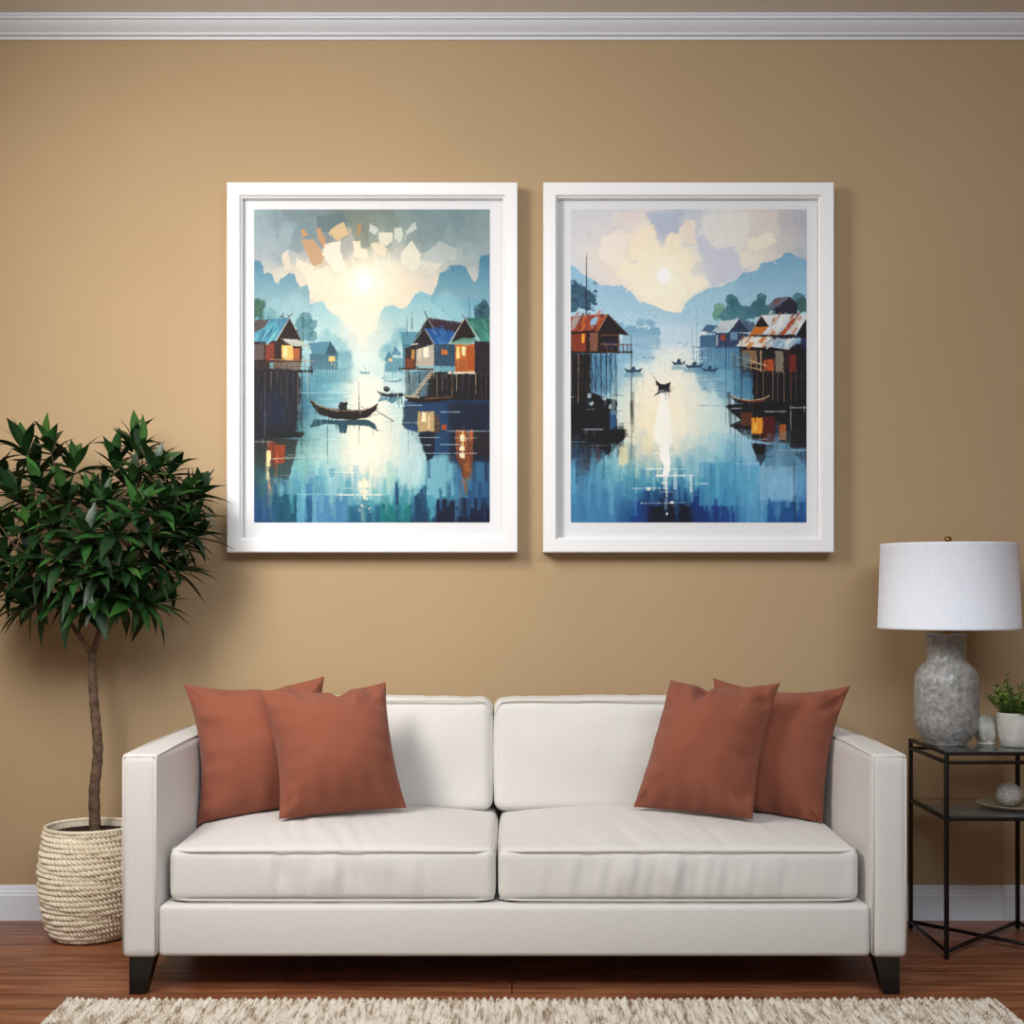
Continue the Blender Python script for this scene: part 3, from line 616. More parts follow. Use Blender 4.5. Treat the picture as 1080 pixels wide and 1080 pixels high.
    s.poly([(537,608),(548,616),(580,622),(630,618),(646,610),(636,628),(600,634),(556,630)], (50,32,28), 1, 1); s.path([(538,609),(560,618),(596,623),(630,618),(645,610)], 2.4, (200,176,140)); s.path([(570,622),(600,627),(630,622)], 2.4, (150,80,52))
    s.line(530, 636, 560, 633, 3, (30,30,34)); s.line(450, 636, 530, 637, 1.4, (90,110,118), .8)
    for x in (552, 568): s.line(x, 650, x + 1, 830 if x == 552 else 805, 1.8, (60,72,86), .85)
    for x0, y, x1 in ((540,644,570),(632,653,690),(700,642,746),(535,727,640),(520,793,620),(660,757,746),(500,734,575)): s.line(x0, y, x1, y, 1.8, (196,214,222), .85)
    # boats
    s.poly([(337,569),(348,577),(362,579),(379,573),(374,590),(378,600),(362,600),(343,597),(346,588)], (44,48,58), 1, 1.5); s.path([(338,570),(350,579),(364,581),(378,574)], 3, (84,52,40)); s.line(325, 549, 343, 572, 1.2, (90,90,86), .9)
    s.poly([(344,597),(374,599),(376,616),(366,608),(352,602),(332,612)], (60,70,84), .85, 1.5)
    for x, y, w in ((400,520,20),(442,528,26),(484,538,24),(278,540,26)):
        s.poly([(x - w, y - 5), (x - w * .5, y), (x + w * .5, y), (x + w, y - 6), (x + w * .7, y + 7), (x - w * .7, y + 7)], (62,88,112), 1, 1.5); s.rect(x - w, y + 8, x + w, y + 20, (100,146,172), .6, warp=4, soft=2)
        s.poly([(x - 6, y), (x - 3, y - 9), (x + 4, y - 9), (x + 6, y)], (58,80,102), 1, 1)
    s.poly([(300,502),(312,508),(330,507),(338,502),(334,511),(306,511)], (116,156,184), .9)
    for x, y in ((395,468),(418,470),(410,475)): s.line(x, y, x + 12, y - 1, 1.8, (120,150,176), .8)
    s.strokes(455, 545, 520, 600, 20, 30, 5, 0, 8, .6, .05, [(104,156,186),(84,136,168),(150,190,205)])
    s.glints(300, 470, 470, 520, 26, 10, 50, (248,250,246), .7); s.glints(260, 555, 460, 640, 14, 10, 50, (255,250,232), .5)
    # water
    s.strokes(220, 600, 540, 740, 90, 70, 14, 1.57, 6, .4, .06)
    s.strokes(110, 730, 745, 900, 200, 70, 20, 1.57, 12, .5, .05)
    s.rect(238, 745, 262, 795, (226,214,170), .8, warp=5, soft=2); s.rect(300, 720, 330, 770, (240,222,180), .6, warp=6, soft=3)
    s.rect(108, 862, 230, 953, (80,136,174), .6, warp=5, soft=3); s.rect(270, 895, 330, 953, (28,76,140), .9, warp=3); s.rect(300, 860, 420, 953, (24,58,104), .55, warp=8, soft=8)
    s.rect(318, 905, 430, 953, (12,20,42), .9, warp=6, soft=3); s.poly(D((160,930),(320,935),(320,1060),(40,1060),(60,820),(140,830)), (24,66,128), .75, 6, soft=2); s.rect(455, 790, 555, 908, (84,156,188), .75, warp=3, soft=1)
    s.rect(618, 800, 715, 893, (150,188,218), .55, warp=3, soft=1); s.rect(560, 800, 616, 910, (96,164,196), .6, warp=4, soft=2); s.rect(640, 896, 746, 953, (34,92,146), .8, warp=4); s.rect(560, 905, 640, 953, (84,148,186), .7, warp=4, soft=1)
    s.line(712, 790, 713, 885, 2, (60,70,84), .85); s.line(612, 893, 712, 894, 1.6, (60,110,150), .8)
    s.poly([(352,600),(372,600),(378,700),(384,740),(372,748),(340,740),(338,690)], (255,252,240), .85, 4, soft=2); s.rect(330, 690, 384, 735, (255,250,232), .6, warp=6, soft=3)
    s.poly([(348,745),(374,745),(378,790),(372,830),(356,826),(362,800),(350,780)], (255,252,240), 1, 4)
    for x0, y, x1, w in ((330,765,402,3),(310,808,420,4),(338,826,440,6),(275,860,372,2.6),(295,900,395,2.6),(352,846,372,4),(348,870,386,2)): s.line(x0, y, x1, y - .5, w, (250,248,236), .95, w * .5)
    s.disc(317, 861, 7, 5, (240,232,214), 1, warp=3); s.line(366, 830, 368, 885, 5, (250,246,232), .95, 2); s.disc(368, 929, 2.6, 4, (250,250,246)); s.disc(382, 899, 5, 4, (250,250,246), .9, warp=2)
    for x in (322, 330, 338, 344): s.line(x, 945, x + 5, 944, 1, (110,110,120), .8)
    s.line(432, 848, 486, 847, 2, (220,236,240), .9); s.line(296, 775, 294, 840, 2, (170,196,200), .6)
    s.finish(900)
    return s.result()

# ---------------------------------------------------------------- materials
def m_wall():
    m = Mat('tan_wall_paint', (173, 147, 113), .75, .25)
    n = m.noise(1.3, 3); m.color(m.ramp(n, [(.3, (171, 145, 111)), (.7, (176, 150, 116))]))
    m.bump(m.noise(160, 2), .05, .002); return m
def m_white(name, c=(226, 226, 228), r=.45):
    m = Mat(name, c, r, .4); m.bump(m.noise(60, 2), .02, .002); return m
def m_floor():
    m = Mat('red_brown_floorboards', (120, 64, 40), .38, .45)
    br = m.N('ShaderNodeTexBrick', offset=.37, offset_frequency=2, squash=1.0)
    br.inputs['Scale'].default_value = 1; br.inputs['Brick Width'].default_value = 1.7; br.inputs['Row Height'].default_value = .128
    br.inputs['Mortar Size'].default_value = .0018; br.inputs['Mortar Smooth'].default_value = .3; br.inputs['Bias'].default_value = 0
    br.inputs['Color1'].default_value = (.3, .3, .3, 1); br.inputs['Color2'].default_value = (.7, .7, .7, 1); br.inputs['Mortar'].default_value = (.5, .5, .5, 1)
    m.L(m.co(), br.inputs['Vector'])
    grain = m.noise(1.0, 6, .62, (3.2, 42, 1)); fine = m.noise(1.0, 4, .6, (14, 190, 1)); big = m.noise(1.0, 2, .5, (.8, 9, 1))
    add = m.N('ShaderNodeMath', operation='ADD'); mu = m.N('ShaderNodeMath', operation='MULTIPLY', i_1=.35)
    m.L(fine, mu.inputs[0]); m.L(grain, add.inputs[0]); m.L(mu.outputs[0], add.inputs[1])
    ad2 = m.N('ShaderNodeMath', operation='ADD'); mb = m.N('ShaderNodeMath', operation='MULTIPLY', i_1=.5); m.L(big, mb.inputs[0]); m.L(add.outputs[0], ad2.inputs[0]); m.L(mb.outputs[0], ad2.inputs[1])
    wood = m.ramp(ad2.outputs[0], [(.5, (70, 34, 20)), (.75, (116, 64, 40)), (.95, (148, 90, 59)), (1.0, (168, 110, 76))])
    tone = m.ramp(br.outputs['Color'], [(.3, .78), (.7, 1.0)])
    c = m.mix(1.0, wood, tone, 'MULTIPLY')
    m.color(m.mix(br.outputs['Fac'], c, (38, 18, 11)))
    inv = m.N('ShaderNodeMath', operation='SUBTRACT', i_0=1.0); m.L(br.outputs['Fac'], inv.inputs[1])
    m.bump(inv.outputs[0], .4, .002); m.bump(grain, .08, .002); return m
def m_fabric(name, c, vary=8, weave=420, strength=.25, sheen=.15):
    m = Mat(name, c, .9, .2); m.set('Sheen Weight', sheen); m.set('Sheen Roughness', .5)
    lo = tuple(max(v - vary, 0) for v in c); hi = tuple(min(v + vary, 255) for v in c)
    m.color(m.ramp(m.noise(weave, 3, .7), [(.3, lo), (.7, hi)]))
    m.bump(m.noise(weave * 1.5, 2), strength, .002); return m
M_wall = m_wall(); M_trim = m_white('white_trim_paint', (214, 218, 225)); M_ceil = m_white('ceiling_paint', (226, 221, 216), .8)
M_floor = m_floor()
M_sofa = m_fabric('oatmeal_linen', (215, 211, 206)); M_welt = m_fabric('oatmeal_welt', (213, 207, 199), 5)
M_leg = Mat('black_lacquered_wood', (16, 14, 14), .35, .5); M_leg.bump(M_leg.noise(40, 3), .05, .002)
M_rust = m_fabric('terracotta_fabric', (138, 79, 59), 8, 300, .2, .1)
M_frame = m_white('white_frame_lacquer', (230, 230, 230), .35); M_mat = m_white('white_mat_board', (216, 216, 217), .8)
M_dark = Mat('aged_black_metal', (34, 30, 28), .42, .5, .6); M_dark.bump(M_dark.noise(90, 3), .15, .002)
M_brass = Mat('antique_brass', (150, 112, 62), .3, .5, 1.0); M_brass.bump(M_brass.noise(50, 2), .05, .002)

# ---------------------------------------------------------------- the room
WY = 4.55; CZ = 2.952; XL, XR, YB = -1.70, 2.9, -1.8
def slab(name, b, mat):
    return props(MB().box(*b).build(name, mat, smooth=False), kind='structure')
slab('floor', (XL - .1, XR + .1, YB - .1, WY + .1, -.1, 0), M_floor)
slab('wall_back', (XL - .1, XR + .1, WY, WY + .1, 0, CZ), M_wall)
slab('wall_left', (XL - .1, XL, YB, WY, 0, CZ), M_wall)
slab('wall_right', (XR, XR + .1, YB, WY, 0, CZ), M_wall)
slab('ceiling', (XL - .1, XR + .1, YB - .1, WY + .1, CZ, CZ + .1), M_ceil)
def run(name, prof, side):
    """extrude a moulding profile (depth from the wall, height) along a wall"""
    n = len(prof); V = []
    if side == 'back': ends = [(XL, 0), (XR, 0)]; P = lambda e, d, z: (e[0], WY - d, z)
    else: ends = [(0, WY), (0, YB)]; P = lambda e, d, z: (XL + d, e[1], z)
    for e in ends: V += [P(e, d, z) for d, z in prof]
    F = [(i, i + 1, n + i + 1, n + i) for i in range(n - 1)] + [tuple(range(n)), tuple(range(2 * n - 1, n - 1, -1))]
    return props(sharp(mesh_obj(name, V, F, M_trim), 20), kind='structure')
crown = [(0, 2.889), (.008, 2.889), (.010, 2.897), (.022, 2.900), (.024, 2.906), (.032, 2.912), (.045, 2.921), (.053, 2.931), (.055, 2.935), (.064, 2.936), (.066, 2.944), (.070, 2.9445), (.070, CZ + .002), (0, CZ + .002)]
run('trim_1', crown, 'back')
base = [(0, 0), (.016, 0), (.016, .082), (.013, .086), (.013, .092), (.010, .097), (.009, .104), (.005, .112), (0, .114)]
run('baseboard_back', base, 'back'); run('baseboard_left', base, 'left')

# ---------------------------------------------------------------- framed pictures
def vcol_mat(name):
    m = Mat(name, rough=.6, spec=.2); a = m.N('ShaderNodeVertexColor', layer_name='pigment'); m.color(a.outputs[0])
    m.bump(m.noise(220, 2, sc=(1, 1, .6)), .12, .002); return m
def framed_picture(x0, x1, z0, z1, ox0, ox1, oz0, oz1, px0, px1, pz0, pz1, img, gain, label):
    """outer, opening and print rectangles in metres on the wall"""
    yf = WY - .072; ym = WY - .034
    t = thing('picture_frame', ((x0 + x1) / 2, WY, z0), label, 'picture', 'pair of framed lagoon paintings')
    def rect(x0, x1, z0, z1, y): return [(x0, y, z0), (x1, y, z0), (x1, y, z1), (x0, y, z1)]
    e = .003; rings = [rect(x0, x1, z0, z1, WY - .001), rect(x0, x1, z0, z1, yf + e), rect(x0 + e, x1 - e, z0 + e, z1 - e, yf),
         rect(ox0 - .004, ox1 + .004, oz0 - .004, oz1 + .004, yf), rect(ox0, ox1, oz0, oz1, yf + .004), rect(ox0, ox1, oz0, oz1, yf + .010),
         rect(ox0 + .005, ox1 - .005, oz0 + .005, oz1 - .005, yf + .013), rect(ox0 + .005, ox1 - .005, oz0 + .005, oz1 - .005, ym + .002)]
    V = [p for r in rings for p in r]; F = grid_faces(4, len(rings), True)
    sharp(mesh_obj('frame', V, F, M_frame, t), 20)
    MB().box(ox0 + .002, ox1 - .002, ym, WY - .001, oz0 + .002, oz1 - .002).build('mat_board', M_mat, t, smooth=False)
    h, w_, _ = img.shape
    X = np.linspace(px0, px1, w_); Z = np.linspace(pz1, pz0, h)
    V = np.stack([np.tile(X, h), np.full(h * w_, ym - .0012), np.repeat(Z, w_)], 1)
    i = np.arange(h * w_).reshape(h, w_)
    F = np.stack([i[1:, :-1], i[1:, 1:], i[:-1, 1:], i[:-1, :-1]], -1).reshape(-1, 4)
    o = mesh_obj('print', V, F, vcol_mat('painting_pigment'), t, smooth=False)
    c = img.reshape(-1, 3) / 255.0
    c = np.where(c <= .04045, c / 12.92, ((c + .055) / 1.055) ** 2.4) * gain
    at = o.data.color_attributes.new('pigment', 'FLOAT_COLOR', 'POINT')
    at.data.foreach_set('color', np.concatenate([c, np.ones((len(c), 1))], 1).astype(np.float32).ravel())
    return t
def wx(p, d): return (p - 540) * d / 1460
def wz(p, d): return EYE - (p - 620) * d / 1460
fd = WY - .072; md = WY - .034
for (a, b, oa, ob, pa, pb), img, gain, lab in (
        ((239, 546, 253, 532, 268, 516.5), paint_long_boat(), .75, 'white picture frame with a teal painting of a long dark boat between lamplit stilt houses'),
        ((573, 880, 587, 866, 602, 850.5), paint_rusty_roofs(), .9, 'white picture frame with a blue painting of a tiny boat and rust-roofed stilt houses')):
    framed_picture(wx(a, fd), wx(b, fd), wz(582.5, fd), wz(192, fd), wx(oa, fd), wx(ob, fd), wz(568.5, fd), wz(206, fd),
                   wx(pa, md), wx(pb, md), wz(551, md), wz(221, md), img, gain, lab)

# ---------------------------------------------------------------- sofa
SF = 3.70
def soft_box(b, r, n=(48, 28, 12), crown=(0, 0, 0), wrinkle=None, pinch=0.0):
    """a stuffed box: rounded edges, bulging faces, puckers"""
    x0, x1, y0, y1, z0, z1 = b
    half = np.array([(x1 - x0) / 2, (y1 - y0) / 2, (z1 - z0) / 2]); c = np.array([(x0 + x1) / 2, (y0 + y1) / 2, (z0 + z1) / 2])
    v, f = cube_grid(*n)
    v = np.sign(v) * (1 - (1 - np.abs(v)) ** 1.35)          # denser towards the edges
    u = v.copy()
    p = round_pts(v * half, half, r)
    a = [1 - np.abs(u[:, i]) ** 2.2 for i in range(3)]
    p[:, 0] += np.sign(u[:, 0]) * np.abs(u[:, 0]) ** 3 * crown[0] * a[1] * a[2]
    p[:, 1] += np.sign(u[:, 1]) * np.abs(u[:, 1]) ** 3 * crown[1] * a[0] * a[2]
    p[:, 2] += np.sign(u[:, 2]) * np.abs(u[:, 2]) ** 3 * crown[2] * a[0] * a[1]
    if wrinkle is not None: p = wrinkle(u, p)
    return p + c, f
def loop_rounded(x0, x1, z0, z1, y, r, n=6):
    P = []
    for cx, cz, a0 in ((x1 - r, z1 - r, 0), (x0 + r, z1 - r, 90), (x0 + r, z0 + r, 180), (x1 - r, z0 + r, 270)):
        for k in range(n + 1):
            a = math.radians(a0 + 90 * k / n); P.append((cx + r * math.cos(a), y, cz + r * math.sin(a)))
    return P
sofa = thing('sofa', (.006, SF + .4, 0), 'long oatmeal two-cushion sofa with square arms and black tapered legs', 'sofa')
# plinth and back frame
MB().box(-.947, .960, SF + .004, SF + .76, .102, .239, .014, 3).build('base_rail', M_sofa, sofa)
MB().box(-.95, .962, SF + .70, SF + .80, .13, .655, .02, 3).build('back_frame', M_sofa, sofa)
for sx, xa, xb in ((-1, -1.044, -.949), (1, .962, 1.057)):
    def wr(u, p, sx=sx):
        inner = np.clip(-sx * u[:, 0], 0, 1)
        t = (u[:, 1] + 1) / 2; up = (u[:, 2] + 1) / 2
        p[:, 0] += -sx * inner ** 4 * .018 * np.sin(PI * np.clip(t * 1.05, 0, 1)) ** .8 * np.sin(PI * np.clip(up, 0, 1)) ** .7
        p[:, 0] += vnoise(np.stack([u[:, 1] * .5, u[:, 2] * .4, u[:, 0] * .2], 1), 1.2, 5 + sx) * .0016
        p[:, 1] += np.where(u[:, 1] < -.8, vnoise(np.stack([u[:, 2] * .4, u[:, 0] * .1, u[:, 0] * 0], 1), 1.5, 9) * .0012, 0)
        return p
    v, f = soft_box((xa, xb, SF, SF + .80, .100, .645), .016, (10, 34, 26), (.0, .003, .003), wr)
    arm = mesh_obj('arm', v, f, M_sofa, sofa)
    mb = MB(); r = .0028
    for x, s2 in ((xa + .004, -1), (xb - .004, 1)):
        mb.tube([(x, SF + .003, .112), (x, SF + .0015, .35), (x, SF + .003, .630), (x, SF + .012, .6405), (x, SF + .3, .6445), (x, SF + .785, .6425)], r, 6)
    mb.tube([(xa + .006, SF + .004, .636), ((xa + xb) / 2, SF + .003, .639), (xb - .006, SF + .004, .636)], r, 6)
    mb.build('piping', M_welt, arm)
# seat cushions
def seat(x0, x1, seed):
    def wr(u, p):
        front = np.clip(-u[:, 1], 0, 1) ** 6; edge = np.clip(1 - np.abs(u[:, 2]), 0, 1); mid = np.exp(-((u[:, 0] + .05) / .62) ** 2)
        q = np.stack([u[:, 0] * 1.0, u[:, 2] * .035, u[:, 0] * 0], 1)
        w1 = vnoise(q, 4.5, seed); w2 = vnoise(q, 9, seed + 1)
        p[:, 1] -= front * (w1 * .0052 + w2 * .0042) * mid * (.35 + edge)
        top = np.clip(u[:, 2], 0, 1) ** 4
        q2 = np.stack([u[:, 0] * 1.0 + u[:, 1] * .25, u[:, 1] * .10, u[:, 0] * 0], 1)
        p[:, 2] += top * (vnoise(q2, 4.5, seed + 2) * .0032 + vnoise(q2, 9, seed + 6) * .0026) * mid * np.clip(-u[:, 1] * .9 + .45, 0, 1) * (1 - np.abs(u[:, 1]) ** 8)
        p[:, 2] += top * (u[:, 1] + 1) * .006
        p[:, 2] += np.where(u[:, 2] < 0, 0, 0)
        return p
    v, f = soft_box((x0, x1, SF + .032, SF + .70, .243, .386), .024, (170, 44, 16), (.006, .010, .042), wr)
    o = mesh_obj('seat_cushion', v, f, M_sofa, sofa)
    mb = MB()
    for z in (.379, .2485):
        n = 24; P = []
        for k in range(n + 1):
            x = x0 + .020 + (x1 - x0 - .040) * k / n; e = abs(2 * k / n - 1)
            P.append((x, SF + .0325 - .006 * (1 - e ** 2.2) + (.010 if k in (0, n) else 0), z + (.003 * (1 - e ** 2) if z > .3 else 0)))
        mb.tube([(x0 + .002, SF + .12, z), (x0 + .006, SF + .055, z)] + P + [(x1 - .006, SF + .055, z), (x1 - .002, SF + .12, z)], .0030, 6)
    mb.build('piping', M_welt, o)
seat(-.926, -.045, 3); seat(-.037, .937, 12)
def back(x0, x1, seed):
    def wr(u, p):
        fr = np.clip(-u[:, 1], 0, 1) ** 4
        q = np.stack([u[:, 0] * .5, u[:, 2] * .25, u[:, 0] * 0], 1)
        p[:, 1] -= fr * (vnoise(q, 2.2, seed) * .006 + vnoise(q, 6, seed + 1) * .003 * np.clip(u[:, 2], 0, 1))
        p[:, 2] += np.where(u[:, 2] > .5, vnoise(np.stack([u[:, 0], u[:, 1] * 0, u[:, 0] * 0], 1), 9, seed + 3) * .0018 + vnoise(np.stack([u[:, 0], u[:, 1] * 0, u[:, 0] * 0], 1), 1.5, seed + 4) * .002, 0)
        p[:, 1] += (p[:, 2] + .17) * .10
        return p
    v, f = soft_box((x0, x1, SF + .56, SF + .705, .40, .744), .030, (56, 14, 30), (.008, .024, .006), wr)
    o = mesh_obj('back_cushion', v, f, M_sofa, sofa)
    z = .741; y = SF + .592
    MB().tube([(x0 + .004, y + .02, z - .06), (x0 + .006, y + .005, z - .03), (x0 + .022, y, z - .004)] + [(x0 + (x1 - x0) * k / 20, y - .004, z + .0005 * (-1) ** k) for k in range(1, 20)] + [(x1 - .022, y, z - .004), (x1 - .006, y + .005, z - .03), (x1 - .004, y + .02, z - .06)], .0032, 6).build('piping', M_welt, o)
back(-.938, -.062, 20); back(-.054, .950, 30)
for sx in (-1, 1):
    for y0 in (SF + .012, SF + .72):
        xo = -1.027 if sx < 0 else 1.040; ww, wb = .069, .043
        V = []
        for z, w_, d in ((.102, ww, .062), (0, wb, .045)):
            xi = xo - sx * w_
            V += [(xo, y0, z), (xi, y0, z), (xi, y0 + d, z), (xo, y0 + d, z)]
        F = [(0, 1, 2, 3), (7, 6, 5, 4)] + [(i, i + 4, (i + 1) % 4 + 4, (i + 1) % 4) for i in range(4)]
        o = mesh_obj('leg', V, F, M_leg, sofa, smooth=False); sharp(o)
        bv = o.modifiers.new('bevel', 'BEVEL'); bv.width = .002; bv.segments = 2

# ---------------------------------------------------------------- throw pillows
def pillow(TL, TR, BR, BL, T, dents, conc, seed, label):
    """four corners in metres; dents = dips pressed into the top edge; conc = how far each edge (top,right,bottom,left) draws in"""
    TL, TR, BR, BL = map(np.array, (TL, TR, BR, BL))
    n = 48; g = np.linspace(-1, 1, n); g = np.sign(g) * (1 - (1 - np.abs(g)) ** 1.5)
    U, Vv = np.meshgrid(g, g); U = U.ravel(); Vv = Vv.ravel()
    # draw the edges in between the corners
    ct, cr, cb, cl = conc
    du = np.where(U > 0, -cr, cl) * np.abs(U) ** 2 * (1 - Vv ** 2); dv = np.where(Vv > 0, -ct, cb) * np.abs(Vv) ** 2 * (1 - U ** 2)
    for (u0, wd, dp) in dents: dv = dv - dp * np.exp(-((U - u0) / wd) ** 2) * np.clip(Vv, 0, 1) ** 2.5
    a, b = (U + du + 1) / 2, (Vv + dv + 1) / 2
    P = (BL * ((1 - a) * (1 - b))[:, None] + BR * (a * (1 - b))[:, None] + TL * ((1 - a) * b)[:, None] + TR * (a * b)[:, None])
    nrm = np.cross(BR - BL, TL - BL); nrm /= np.linalg.norm(nrm); nrm = nrm if nrm[1] < 0 else -nrm      # towards the viewer
    prof = (np.clip(1 - U ** 2, 0, 1) * np.clip(1 - Vv ** 2, 0, 1)) ** .62
    th = T * prof
    # puckers that run in from the seams, and the crease under each dent
    q = np.stack([U, Vv, U * 0], 1)
    rim = np.clip(np.maximum(np.abs(U), np.abs(Vv)), 0, 1) ** 3 * np.clip((1 - np.maximum(np.abs(U), np.abs(Vv))) * 9, 0, 1)
    side = np.abs(U) > np.abs(Vv)
    wav = np.where(side, vnoise(np.stack([Vv + .2 * U, U * .2, U * 0], 1), 2.6, seed), vnoise(np.stack([U + .2 * Vv, Vv * .2, U * 0], 1), 2.6, seed + 1))
    th = th + wav * rim * .022 + (vnoise(q, .8, seed + 2) * .006 + vnoise(q, 1.9, seed + 4) * .0025) * prof
    for (u0, wd, dp) in dents:
        th = th - .035 * np.exp(-((U - u0) / (wd * .7)) ** 2) * np.exp(-((Vv - .92) / .22) ** 2) * (prof > 0)
        th = th + .016 * np.exp(-((U - u0 - wd * 1.2) / (wd * .5)) ** 2) * np.exp(-((Vv - .8) / .18) ** 2) * (prof > .05)
    th = np.maximum(th, .0)
    front = P + nrm * th[:, None]; backp = P - nrm * (T * prof * .5)[:, None]
    F1 = grid_faces(n, n); off = n * n
    F = F1 + [tuple(off + i for i in reversed(q_)) for q_ in F1]
    vv = np.concatenate([front, backp])
    bm = bmesh.new(); bv = [bm.verts.new(p) for p in vv]
    for q_ in F:
        try: bm.faces.new([bv[i] for i in q_])
        except ValueError: pass
    bmesh.ops.remove_doubles(bm, verts=bm.verts, dist=1e-5); bmesh.ops.recalc_face_normals(bm, faces=bm.faces)
    for _ in range(3):                                   # the stuffing gives way where it rests on the sofa or on another pillow
        for tree_, m_ in soft:
            for q_ in bm.verts:
                co, nn, _i, dd = tree_.find_nearest(q_.co)
                s_ = (q_.co - co).dot(nn)
                if s_ < m_ and dd < .12: q_.co = co + nn * m_
    soft.append((BVHTree.FromBMesh(bm), .004))
    c = Vector(((BL + BR) / 2)); me = bpy.data.meshes.new('throw_pillow')
    bmesh.ops.translate(bm, verts=bm.verts, vec=-c); bm.to_mesh(me); bm.free()
    me.polygons.foreach_set('use_smooth', [True] * len(me.polygons)); me.materials.append(M_rust.m)
    o = bpy.data.objects.new('throw_pillow', me); COL.objects.link(o); o.location = c
    return props(o, label, 'pillow', 'terracotta throw pillows on the sofa')
soft = []
def tree_of(o):
    bm = bmesh.new(); bm.from_mesh(o.data); bmesh.ops.recalc_face_normals(bm, faces=bm.faces); bmesh.ops.translate(bm, verts=bm.verts, vec=world_of(o)); t = BVHTree.FromBMesh(bm); bm.free(); return t
for o in [o for o in COL.objects if o.parent == sofa and o.name.split('.')[0] in ('seat_cushion', 'back_cushion', 'arm', 'back_frame')]: soft.append((tree_of(o), .004))
for o in [o for o in COL.objects if o.parent and o.parent.parent == sofa]: soft.append((tree_of(o), .003))
def at(px, py, y): return ((px - 540) * y / 1460, y, EYE - (py - 620) * y / 1460)
pillow(at(193, 721, 4.19), at(342, 713, 4.22), at(336, 850, 4.18), at(207, 872, 4.07), .125, [(.25, .16, .03)], (.15, .05, .03, .16), 2,
       'terracotta throw pillow leaning into the corner by the left arm, behind another')
pillow(at(272, 727, 4.06), at(407, 719, 4.13), at(429, 852, 4.06), at(294, 864, 3.94), .14, [(.22, .13, .07)], (.12, .09, .02, .13), 5,
       'terracotta throw pillow at the front of the left pair, creased top edge')
pillow(at(752, 715, 4.22), at(897, 723, 4.17), at(868, 872, 4.06), at(756, 852, 4.18), .125, [(-.3, .16, .03)], (.16, .13, .03, .06), 8,
       'terracotta throw pillow leaning into the corner by the right arm, behind another')
pillow(at(707, 717, 4.14), at(823, 720, 4.04), at(794, 864, 3.93), at(668, 851, 4.07), .14, [(-.25, .14, .07)], (.10, .10, .02, .05), 11,
       'terracotta throw pillow at the front of the right pair, notched top edge')

# ---------------------------------------------------------------- potted tree
TX, TY = -1.318, 4.325
tree = thing('potted_tree', (TX, TY, 0), 'small leafy tree with slim trunk in a cream woven basket left of the sofa', 'plant')
M_bask = Mat('cream_braided_rope', (222, 208, 180), .85, .2); M_bask.color(M_bask.ramp(M_bask.noise(70, 4, .7), [(.3, (214, 198, 168)), (.55, (238, 227, 204)), (.8, (246, 239, 222))])); M_bask.bump(M_bask.noise(400, 2), .4, .003)
M_soil = Mat('dark_potting_soil', (40, 29, 24), .95, .2); M_soil.color(M_soil.ramp(M_soil.noise(160, 3), [(.35, (22, 15, 12)), (.7, (72, 52, 42))]))
M_bark = Mat('grey_brown_bark', (92, 72, 58), .9, .2); M_bark.color(M_bark.ramp(M_bark.noise(30, 5, .7, (1, 1, 1.6)), [(.3, (60, 45, 36)), (.7, (122, 98, 80))])); M_bark.bump(M_bark.noise(60, 4, .7), .6, .006)
def basket():
    prof = [(.098, 0), (.112, .006), (.122, .02), (.137, .06), (.149, .12), (.155, .175), (.154, .23), (.148, .28), (.140, .325), (.1365, .345)]
    zs = [p[1] for p in prof]; rs = [p[0] for p in prof]
    rows, nth = 22, 64; nz, na = rows * 9 + 1, nth * 8
    Z = np.linspace(0, .345, nz)[:, None]; A = np.linspace(0, 2 * PI, na, endpoint=False)[None]
    R = np.interp(Z, zs, rs)
    ph = Z / .345 * rows; k = np.floor(ph); fr = ph - k
    rope = np.sin(PI * fr) ** .6
    st = np.cos(A * nth + (fr - .5) * 5.2 + k * 2.1)
    wob = .002 * np.sin(A * 3 + k * 1.7) + .0012 * np.sin(A * 11 + k * 2.9)
    d = .0085 * rope * (.52 + .48 * st) + wob
    R2 = R + d - .004
    V = np.stack([TX + R2 * np.cos(A), TY + R2 * np.sin(A), Z + 0 * A + .0025 * np.sin(A * 2 + k) * (Z > .02) * (Z < .33)], -1).reshape(-1, 3)
    F = grid_faces(na, nz, True)
    mb = MB().add(V, F)
    inner = [(.130, .348), (.128, .33), (.138, .27), (.14, .2), (.09, .01), (0.0, .008)]
    mb.lathe(inner, (TX, TY, 0), 64, False)
    mb.lathe([(.0, .0015), (.1, .0015)], (TX, TY, 0), 64, False)
    o = mb.build('basket', M_bask, tree)
    P = [(TX + .134 * math.cos(a), TY + .134 * math.sin(a), .346) for a in np.linspace(0, 2 * PI, 96, endpoint=False)]
    MB().tube(P, .0062, 8, True).build('rim', M_bask, o)
basket()
n = 60; gx = np.linspace(-1, 1, n); X, Y = np.meshgrid(gx, gx)
rr = np.maximum(np.abs(X), np.abs(Y)); l = np.hypot(X, Y); l[l == 0] = 1
X, Y = X * rr / l * .130, Y * rr / l * .130
rs_ = np.random.RandomState(4)
Zs = .322 + .010 * (1 - (np.hypot(X, Y) / .13) ** 2) + .005 * rs_.rand(n, n)
mesh_obj('soil', np.stack([TX + X, TY + Y, Zs], -1), grid_faces(n, n), M_soil, tree)
def smooth_path(P, n=10):
    P = [Vector(p) for p in P]; out = []
    for i in range(len(P) - 1):
        a, b, c, d = P[max(i - 1, 0)], P[i], P[i + 1], P[min(i + 2, len(P) - 1)]
        for k in range(n):
            t = k / n; out.append(.5 * ((2 * b) + (c - a) * t + (2 * a - 5 * b + 4 * c - d) * t * t + (3 * b - a - 3 * c + d) * t ** 3))
    return out + [P[-1]]
random.seed(11)
tips = []
